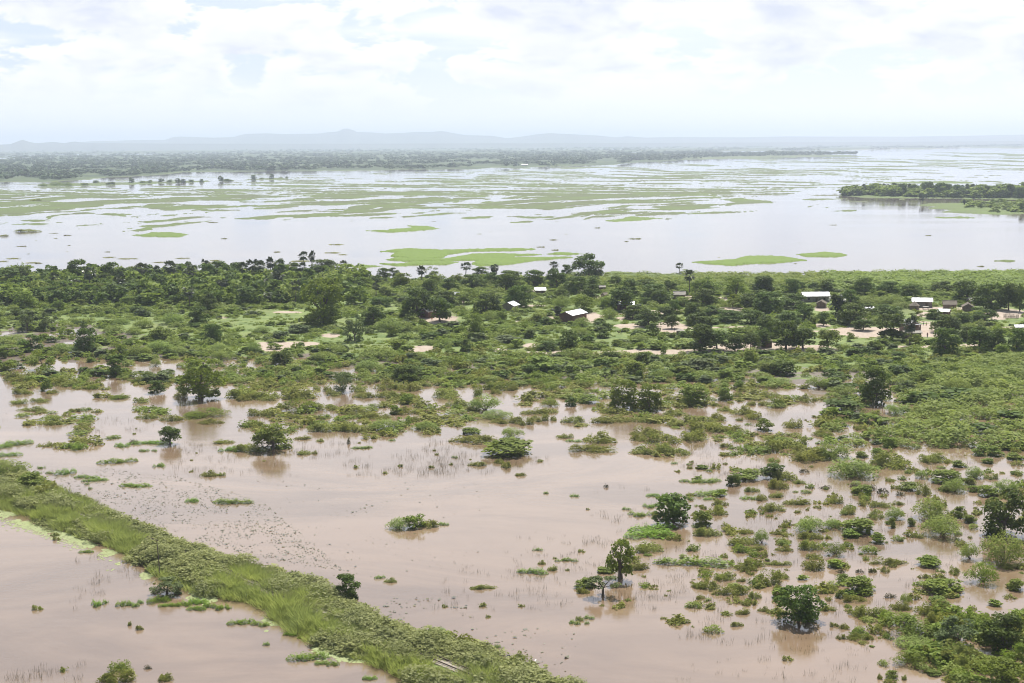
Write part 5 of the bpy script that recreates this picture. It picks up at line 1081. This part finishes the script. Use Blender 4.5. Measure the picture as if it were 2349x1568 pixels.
# round huts
def round_hut(sx, sy, rad, hw, rise, roof, wall, label, over=.35, egg=False, name='round_hut'):
    dx, dy = cd2('S', sx, sy); X, Y = P(dx, dy); z = max(ground_z(X, Y), .1); root = empty(name, (X, Y, z - .05)); tag(root, label, 'hut', 'round huts and granaries')
    n = 16
    if egg:
        m = MB(); m.tube([(0, 0, .25), (0, 0, .5), (0, 0, 1.1), (0, 0, 1.6), (0, 0, 2.0)], [rad * .55, rad * .85, rad, rad * .9, rad * .6], n); m.obj('basket', [MT['wood']], root, smooth=True)
        m = MB(); m.tube([(0, 0, 1.95), (0, 0, 2.35), (0, 0, 2.6)], [rad * .75, rad * .45, .05], n); m.obj('cap', [MT['thatch']], root)
        for k in range(4):
            a = k * 1.57 + .5; m = MB(); m.tube([(rad * .5 * math.cos(a), rad * .5 * math.sin(a), 0), (rad * .5 * math.cos(a), rad * .5 * math.sin(a), .4)], [.07, .07], 5); m.obj('leg', [MT['wood']], root)
        return
    m = MB(); m.tube([(0, 0, 0), (0, 0, hw)], [rad, rad * .97], n); m.obj('wall', [MT[wall]], root)
    m = MB(); m.tube([(0, 0, hw - .15), (0, 0, hw + rise * .55), (0, 0, hw + rise)], [rad + over, rad * .52, .05], n); m.obj('roof', [MT[roof]], root)
    m = MB(); m.box(-.35, .35, -rad - .03, -rad + .1, 0.02, min(1.6, hw - .2)); m.obj('door', [MT['wood']], root)
round_hut(3428, 1173, 1.7, 1.7, 1.5, 'thatch', 'mud_wall', 'round thatched hut against the left wall of the white-roofed gabled house')
round_hut(2550, 1267, 1.25, 1.6, .5, 'thatch_pale', 'mud_wall', 'little round hut with a flat pale roof beside the meadow')
round_hut(2713, 1200, 1.05, 1.8, .5, 'thatch', 'mud_wall', 'dark egg-shaped basket granary beside the forking sand path', egg=True, name='granary')
# far white building on the other bank
dx, dy = cd2('S', 1967, 624); X, Y = P(dx, dy); root = empty('far_building', (X, Y, 1)); tag(root, 'tiny white building among woodland across the river', 'building')
m = MB(); m.box(-8, 8, -3, 3, 0, 3.2); m.obj('wall', [MT['white_wall']], root)
m = MB(); m.add([(-8.4, -3.4, 3.2), (8.4, -3.4, 3.2), (8.4, 3.4, 3.2), (-8.4, 3.4, 3.2), (-8.4, 0, 4.8), (8.4, 0, 4.8)], [(0, 1, 5, 4), (2, 3, 4, 5), (0, 4, 3), (1, 2, 5), (0, 3, 2, 1)]); m.obj('roof', [MT['iron_roof']], root)
# raised white rack beside the white-roofed house, and the low table in the left yard
def rack(sx, sy, L, W, h, top, label, name='drying_rack'):
    dx, dy = cd2('S', sx, sy); X, Y = P(dx, dy); z = max(ground_z(X, Y), .1); root = empty(name, (X, Y, z - .03)); tag(root, label, 'rack', 'village racks and tables')
    m = MB(); m.box(-L / 2, L / 2, -W / 2, W / 2, h, h + .08); m.obj('top', [MT[top]], root)
    for sx_ in (-1, 1):
        for sy_ in (-1, 1): m = MB(); m.box(sx_ * L * .45 - .05, sx_ * L * .45 + .05, sy_ * W * .42 - .05, sy_ * W * .42 + .05, 0, h - .003); m.obj('leg', [MT['wood']], root)
rack(3471, 1173, 2.2, 1.6, 1.0, 'thatch_pale', 'low shelter with pale flat top in front of the white-roofed gabled house')
rack(1702, 1202, 2.3, 1.2, .95, 'wood', 'wooden table on bare sand in the left yard')
# stick fences: every post its own part
def fence(p0, p1, n, h, label, rails=1, mat='twig_wood'):
    A = np.array(P(*cd2('S', *p0))); B = np.array(P(*cd2('S', *p1))); z = max(ground_z(*A), .1); root = empty('stick_fence', (A[0], A[1], z)); tag(root, label, 'fence', 'stick fences')
    d = B - A; q = random.Random(int(p0[0]))
    for k in range(n):
        u = k / (n - 1); x, y = d * u; m = MB(); hh = h * q.uniform(.65, 1.15); m.tube([(x, y + q.uniform(-.15, .15), -.1), (x + q.uniform(-.12, .12), y, hh)], [.06, .04], 5); m.obj('post', [MT[mat]], root)
    for k in range(rails):
        m = MB(); hz_ = h * (.45 + .35 * k); m.tube([(0, .08, hz_), (d[0] * .5, d[1] * .5 + .1, hz_ + .05), (d[0], d[1] + .08, hz_)], [.035] * 3, 5); m.obj('rail', [MT[mat]], root)
fence((3763, 1207), (3818, 1209), 26, 1.5, 'stockade of upright poles on sand at the right edge')
fence((3763, 1203), (3818, 1204), 14, 1.9, 'taller back row of the pole stockade at the right edge')
fence((2000, 1168), (2040, 1169), 16, 1.4, 'pale stick fence left of the silver-roofed brick house')
fence((2245, 1173), (2295, 1168), 18, 1.2, 'stick fence beside the sandy path right of the brick house')
# the thin leaning pole on the embankment
dx, dy = cd2('B1', 1103, 492); X, Y = P(dx, dy); root = empty('wooden_pole', (X, Y, max(ground_z(X, Y), 0))); tag(root, 'thin dark pole leaning slightly beside the embankment', 'pole')
m = MB(); m.tube([(0, 0, -.4), (-.12, 0, 2.6), (-.26, 0, 5.4)], [.09, .075, .06], 8); m.obj('shaft', [MT['twig_wood']], root)
m = MB(); m.tube([(-.27, 0, 5.4), (-.275, 0, 5.5)], [.085, .03], 8); m.obj('cap', [MT['rail_steel']], root)
# railway track half buried in the grass: rails, sleepers
TU0, TU1 = -30.0, 225.0
def tz(u): 
    p = EA + ED * u; return max(ground_z(p[0], p[1]), .3)
us = np.arange(TU0, TU1, 4.0); zs = np.array([tz(u) for u in us]); zs = np.convolve(np.pad(zs, 4, mode='edge'), np.ones(9) / 9, 'valid') + .12
bal = MB(); w_ = 1.25
for k in range(len(us) - 1):
    a, b = us[k], us[k + 1]; A = EA + ED * a; B = EA + ED * b
    bal.add([(A[0] - EN[0] * w_, A[1] - EN[1] * w_, zs[k] - .5), (A[0] - EN[0] * w_ * .8, A[1] - EN[1] * w_ * .8, zs[k]), (A[0] + EN[0] * w_ * .8, A[1] + EN[1] * w_ * .8, zs[k]), (A[0] + EN[0] * w_, A[1] + EN[1] * w_, zs[k] - .5),
             (B[0] - EN[0] * w_, B[1] - EN[1] * w_, zs[k + 1] - .5), (B[0] - EN[0] * w_ * .8, B[1] - EN[1] * w_ * .8, zs[k + 1]), (B[0] + EN[0] * w_ * .8, B[1] + EN[1] * w_ * .8, zs[k + 1]), (B[0] + EN[0] * w_, B[1] + EN[1] * w_, zs[k + 1] - .5)], [(0, 4, 5, 1), (1, 5, 6, 2), (2, 6, 7, 3)])
tk = empty('railway_track', (0, 0, 0)); tag(tk, 'single railway line on sandy ballast half buried in the embankment grass', 'railway track')
bal.obj('ballast', [MT['ballast']], tk)
for s in (-1, 1):
    rl = MB()
    for k in range(len(us) - 1):
        A = EA + ED * us[k] + EN * s * .53; B = EA + ED * us[k + 1] + EN * s * .53; n_ = EN * .035
        za, zb = zs[k] + .09, zs[k + 1] + .09
        rl.add([(A[0] - n_[0], A[1] - n_[1], za), (A[0] + n_[0], A[1] + n_[1], za), (B[0] + n_[0], B[1] + n_[1], zb), (B[0] - n_[0], B[1] - n_[1], zb), (A[0] - n_[0], A[1] - n_[1], za + .15), (A[0] + n_[0], A[1] + n_[1], za + .15), (B[0] + n_[0], B[1] + n_[1], zb + .15), (B[0] - n_[0], B[1] - n_[1], zb + .15)],
               [(4, 5, 6, 7), (0, 4, 7, 3), (1, 2, 6, 5), (0, 1, 5, 4), (3, 7, 6, 2)])
    rl.obj('rail', [MT['rail_steel']], tk)
sl = MB(); ang = math.atan2(EN[1], EN[0])
for u in np.arange(TU0, TU1, .75):
    A = EA + ED * u; zz_ = float(np.interp(u, us, zs)); c = [A - EN * .95 - ED * .11, A + EN * .95 - ED * .11, A + EN * .95 + ED * .11, A - EN * .95 + ED * .11]
    V = [(p[0], p[1], zz_ - .02) for p in c] + [(p[0], p[1], zz_ + .03) for p in c]; sl.add(V, [(4, 5, 6, 7), (0, 1, 5, 4), (1, 2, 6, 5), (2, 3, 7, 6), (3, 0, 4, 7)])
so = sl.obj('sleepers', [MT['concrete']], tk); so['kind'] = 'stuff'
# ---------------------------------------------------------------- people and the goat: one skinned body each
def skinned(name, verts, rads, edges, mat, parent=None, sub=1):
    import bmesh
    bm = bmesh.new(); sl_ = bm.verts.layers.skin.verify(); vs = [bm.verts.new(v) for v in verts]
    for e in edges: bm.edges.new((vs[e[0]], vs[e[1]]))
    me = bpy.data.meshes.new(name); bm.to_mesh(me); bm.free(); me.materials.append(MT[mat]); o = link(name, me, parent)
    sk = o.modifiers.new('skin', 'SKIN'); sk.use_smooth_shade = True
    for v, rr in zip(me.skin_vertices[0].data, rads): v.radius = (rr, rr) if not isinstance(rr, tuple) else rr; v.use_root = False
    me.skin_vertices[0].data[0].use_root = True
    sb = o.modifiers.new('sub', 'SUBSURF'); sb.levels = sb.render_levels = sub
    return o
def person(sx, sy, hgt, top, bottom, face, label, walk=.0, skirt=False, hat=None):
    dx, dy = cd2('S', sx, sy); X, Y = P(dx, dy); root = empty('person', (X, Y, max(ground_z(X, Y), .1) - .01), face); s = hgt / 1.7; root.scale = (s, s, s); tag(root, label, 'person', 'people in the village')
    st = .16 + walk
    V = [(0, 0, .93), (0, .01, 1.18), (0, 0, 1.40), (0, -.01, 1.50), (0, -.03, 1.62),                     # 0 pelvis 1 waist 2 chest 3 neck 4 head
         (.09, 0, .88), (.11, -st * .6, .50), (.11, -st * .2 + .02, .08), (.11, -st * .2 - .13, .03), (-.09, 0, .88), (-.11, st * .5, .50), (-.11, st, .09), (-.11, st - .13, .03),
         (.18, 0, 1.38), (.23, .06, 1.12), (.22, -.06, .88), (.21, -.09, .80), (-.18, 0, 1.38), (-.23, -.06, 1.12), (-.22, -.16, .90), (-.21, -.19, .82)]
    R = [.13, .115, .14, .055, .095, .085, .06, .04, .035, .085, .06, .04, .035, .055, .042, .032, .03, .055, .042, .032, .03]
    E = [(0, 1), (1, 2), (2, 3), (3, 4), (0, 5), (5, 6), (6, 7), (7, 8), (0, 9), (9, 10), (10, 11), (11, 12), (2, 13), (13, 14), (14, 15), (15, 16), (2, 17), (17, 18), (18, 19), (19, 20)]
    for hs, w_i in ((1, 16), (-1, 20)):                                  # five short fingers on each hand
        bx, by, bz = V[w_i]
        for f in range(5):
            k = len(V); ln = (.05, .075, .08, .075, .06)[f]
            if f == 0: V += [(bx - hs * .01, by - .04, bz - .02), (bx - hs * .015, by - .055, bz - .05)]
            else: V += [(bx + hs * .005, by - .03 + f * .017, bz - .045), (bx, by - .035 + f * .018, bz - .045 - ln)]
            R += [.011, .008]; E += [(w_i, k), (k, k + 1)]
    skinned('body', V, R, E, 'skin', root)
    skinned('shirt', [(0, .01, 1.0), (0, .01, 1.18), (0, 0, 1.36), (.17, 0, 1.38), (.215, .04, 1.2), (-.17, 0, 1.38), (-.215, -.04, 1.2)], [.15, .135, .158, .075, .06, .075, .06], [(0, 1), (1, 2), (2, 3), (3, 4), (2, 5), (5, 6)], top, root)
    if skirt: m = MB(); m.tube([(0, 0, 1.02), (0, 0, .75), (0, .02, .28)], [.15, .21, .27], 14); m.obj('skirt', [MT[bottom]], root, smooth=True)
    else: skinned('trousers', [(0, 0, .95), (.09, 0, .86), (.11, -st * .6, .50), (.11, -st * .3, .2), (-.09, 0, .86), (-.11, st * .5, .50), (-.11, st * .9, .2)], [.15, .105, .08, .065, .105, .08, .065], [(0, 1), (1, 2), (2, 3), (0, 4), (4, 5), (5, 6)], bottom, root)
    m = MB(); m.tube([(0, -.01, 1.63), (0, -.005, 1.69), (0, 0, 1.735)], [.1, .09, .045], 10); m.obj('hair', [MT['hair']], root, smooth=True)
    m = MB(); m.tube([(0, -.12, 1.63), (0, -.145, 1.605)], [.012, .016], 5); m.obj('nose', [MT['skin']], root)
    if hat: m = MB(); m.tube([(0, -.01, 1.68), (0, -.01, 1.70), (0, -.01, 1.72), (0, -.01, 1.80)], [.18, .18, .105, .09], 12); m.obj('hat', [MT[hat]], root)
person(3447.5, 1254, 1.55, 'cloth_dark', 'cloth_dark', .4, 'person in dark clothes standing in the middle of the sandy yard')
person(3477, 1279, 1.6, 'cloth_red', 'cloth_dark', 2.6, 'person in red and dark clothes walking at the near edge of the sandy yard', .12)
person(3441, 1235, 1.5, 'cloth_red', 'cloth_dark', 1.2, 'person in a reddish top by the porch pillars')
person(3462, 1233, 1.2, 'cloth_blue', 'cloth_dark', .2, 'child in blue at the back of the sandy yard')
person(3473, 1235, 1.3, 'cloth_red', 'cloth_red', .9, 'child in red at the back right of the sandy yard')
person(2503, 1233, 1.6, 'cloth_dark', 'cloth_dark', 3.0, 'person in dark clothes left of the lone tree trunk on the sand')
person(2528, 1257, 1.5, 'cloth_dark', 'cloth_blue', 1.9, 'person standing beside the little round flat-roofed hut')
person(1620, 1212, 1.6, 'cloth_orange', 'cloth_orange', .3, 'person in an orange wrap outside the red brick house', skirt=True)
person(2331.5, 1262, 1.65, 'cloth_white', 'cloth_dark', 1.57, 'person in a white hat and pale top beside the goat', .1, hat='cloth_white')
def goat(sx, sy, face, s, label):
    dx, dy = cd2('S', sx, sy); X, Y = P(dx, dy); root = empty('goat', (X, Y, max(ground_z(X, Y), .1) - .01), face); root.scale = (s, s, s); tag(root, label, 'goat')
    V = [(0, 0, .62), (0, -.28, .64), (0, -.48, .76), (0, -.62, .92), (0, -.76, .88), (0, .3, .64), (0, .42, .70), (0, .5, .62)]
    R = [.17, .16, .10, .085, .045, .15, .05, .025]; E = [(0, 1), (1, 2), (2, 3), (3, 4), (0, 5), (5, 6), (6, 7)]
    for sx_ in (-1, 1):
        k = len(V); V += [(.09 * sx_, -.28, .45), (.09 * sx_, -.30, .24), (.09 * sx_, -.29, .03)]; R += [.06, .035, .028]; E += [(1, k), (k, k + 1), (k + 1, k + 2)]
        k = len(V); V += [(.09 * sx_, .28, .45), (.09 * sx_, .36, .25), (.09 * sx_, .33, .03)]; R += [.075, .035, .028]; E += [(5, k), (k, k + 1), (k + 1, k + 2)]
        k = len(V); V += [(.09 * sx_, -.60, .95), (.15 * sx_, -.6, .90)]; R += [.025, .015]; E += [(3, k), (k, k + 1)]
    skinned('body', V, R, E, 'goat_hair', root)
    for sx_ in (-1, 1): m = MB(); m.tube([(.035 * sx_, -.62, .99), (.05 * sx_, -.57, 1.08), (.07 * sx_, -.5, 1.12)], [.018, .013, .004], 6); m.obj('horn', [MT['horn']], root)
goat(2322, 1263, -1.57, 1.15, 'brown goat grazing in the open meadow beside a person')
# ---------------------------------------------------------------- labels: look first, then what it stands beside
LM = [('the giant round tree', 'V2', 590, 760), ('the wide forked fig', 'V1', 1770, 1390), ('the silver-roofed brick house', 'S', 2154, 1216), ('the long white-roofed house', 'S', 3056, 1143), ('the gabled white-roofed house', 'S', 3457, 1164), ('the sandy yard with people', 'S', 3460, 1254),
      ('the pole stockade', 'S', 3790, 1206), ('the tall shore tree', 'V3', 720, 345), ('the lone bank palm', 'V3', 1525, 310), ('the twin tall palms', 'V2', 460, 262), ('the grey ball bush', 'V2', 760, 1350), ('the red house between two trees', 'S', 1607, 1203), ('the broad-gabled grey house', 'S', 1915, 1176),
      ('the egg-shaped granary', 'S', 2713, 1200), ('the little round hut', 'S', 2550, 1267), ('the block-shaped dark tree', 'V4', 1650, 1035), ('the tall olive tree', 'F3', 1330, 305), ('the left of three dark flood trees', 'F2', 1940, 345), ('the widest of three dark flood trees', 'F3', 60, 312), ('the long-reflection tree', 'F1', 1880, 632),
      ('the little tree on the hyacinth strip', 'F1', 1170, 582), ('the oval hyacinth mat', 'F1', 808, 720), ('the wide bush islet', 'F2', 1150, 670), ('the open-water bush islet', 'F2', 510, 1165), ('the very dark flood bush', 'F2', 2260, 1140), ('the slim trunked tree', 'B2', 1920, 500), ('the umbrella-shaped tree', 'B2', 1800, 620), ('the big lone round tree', 'B3', 800, 815),
      ('the right-edge dark tree', 'B3', 2210, 215), ('the corner tree mass', 'B3', 2200, 1000), ('the thin embankment pole', 'B1', 1103, 480), ('the embankment tree', 'B2', 30, 645), ('the lone palm with tall bare trunk', 'V1', 1675, 620), ('the tip of the wooded island', 'I', 465, 270),
      ('the two-palm islet', 'I', 1270, 357), ('the right end of the wooded island', 'I', 2320, 300), ('the midstream tree strip', 'R1', 905, 530), ('the lone river shrub', 'V4', 1285, 337), ('the yard palm', 'V4', 1350, 950), ('the longest hyacinth mat', 'B2', 2390, 420), ('the bottom left weed patch', 'B1', 850, 1140),
      ('the leftmost tall tree by the river', 'V1', 690, 400), ('the light spreading thorn', 'F3', 630, 325), ('the large spreading thorn', 'B3', 1520, 905)]
LMP = [(n_, *cd2(c_, x_, y_)) for n_, c_, x_, y_ in LM]
ORD = ['nearest', 'second', 'third', 'fourth', 'fifth', 'sixth', 'seventh', 'eighth', 'ninth', 'tenth', 'eleventh', 'twelfth', 'thirteenth', 'fourteenth', 'fifteenth', 'sixteenth', 'seventeenth', 'eighteenth', 'nineteenth', 'twentieth']
def sector(dx, dy):
    if abs(dx) > abs(dy) * 1.8: return 'right of' if dx > 0 else 'left of'
    return 'in front of' if dy > 0 else 'beyond'
def sizew(p, kk):
    ws = sorted(q['wm'] for q in PLACED if q['cat'] == p['cat']); i = ws.index(p['wm']) / len(ws)
    return 'small' if i < .33 else 'mid-sized' if i < .7 else 'large'
for p in PLACED:
    p['full'] = p['desc'] if p['sp'] else sizew(p, 0) + ' ' + p['desc'].replace('small ', '')
SECT = {}
for li, (n_, lx, ly) in enumerate(LMP):
    for p in PLACED:
        dx, dy = p['x'] - lx, (p['y'] - ly) * 1.5; SECT.setdefault((li, p['full'], sector(dx, dy)), []).append((math.hypot(dx, dy), id(p)))
for v in SECT.values(): v.sort()
used = set()
for p in PLACED:
    o = p['o']; g = GROUPS.get(p['cat']); 
    if p['sp']: o['label'] = p['desc']; used.add(p['desc']); o['category'] = p['cat']; continue
    cands = []
    for li, (n_, lx, ly) in enumerate(LMP):
        dx, dy = p['x'] - lx, (p['y'] - ly) * 1.5; d = math.hypot(dx, dy)
        if d < 9: continue
        s = sector(dx, dy); rk = [q[1] for q in SECT[(li, p['full'], s)]].index(id(p)); cands.append((d * (1 + rk * .55), rk, s, n_))
    cands.sort()
    for _, rk, s, n_ in cands:
        if rk >= len(ORD): continue
        lab = f"{p['full']}, {ORD[rk]} {s} {n_}"
        if len(lab.split()) > 16: lab = lab.replace(' on a slender trunk', '').replace(' wrapped in old fronds', '').replace(' on a bare trunk', '').replace('-crowned', '').replace(' dense', '')
        if len(lab.split()) <= 16 and lab not in used: break
    if lab in used:
        for _, rk, s, n_ in cands:
            lab = f"{p['cat']} about {p['wm']:.0f} metres wide, {ORD[min(rk, 19)]} {s} {n_}"
            if lab not in used and len(lab.split()) <= 16: break
    used.add(lab); o['label'] = lab; o['category'] = p['cat']
    o['group'] = g
for p in PLACED:
    if p['sp'] and GROUPS.get(p['cat']): p['o']['group'] = GROUPS[p['cat']]
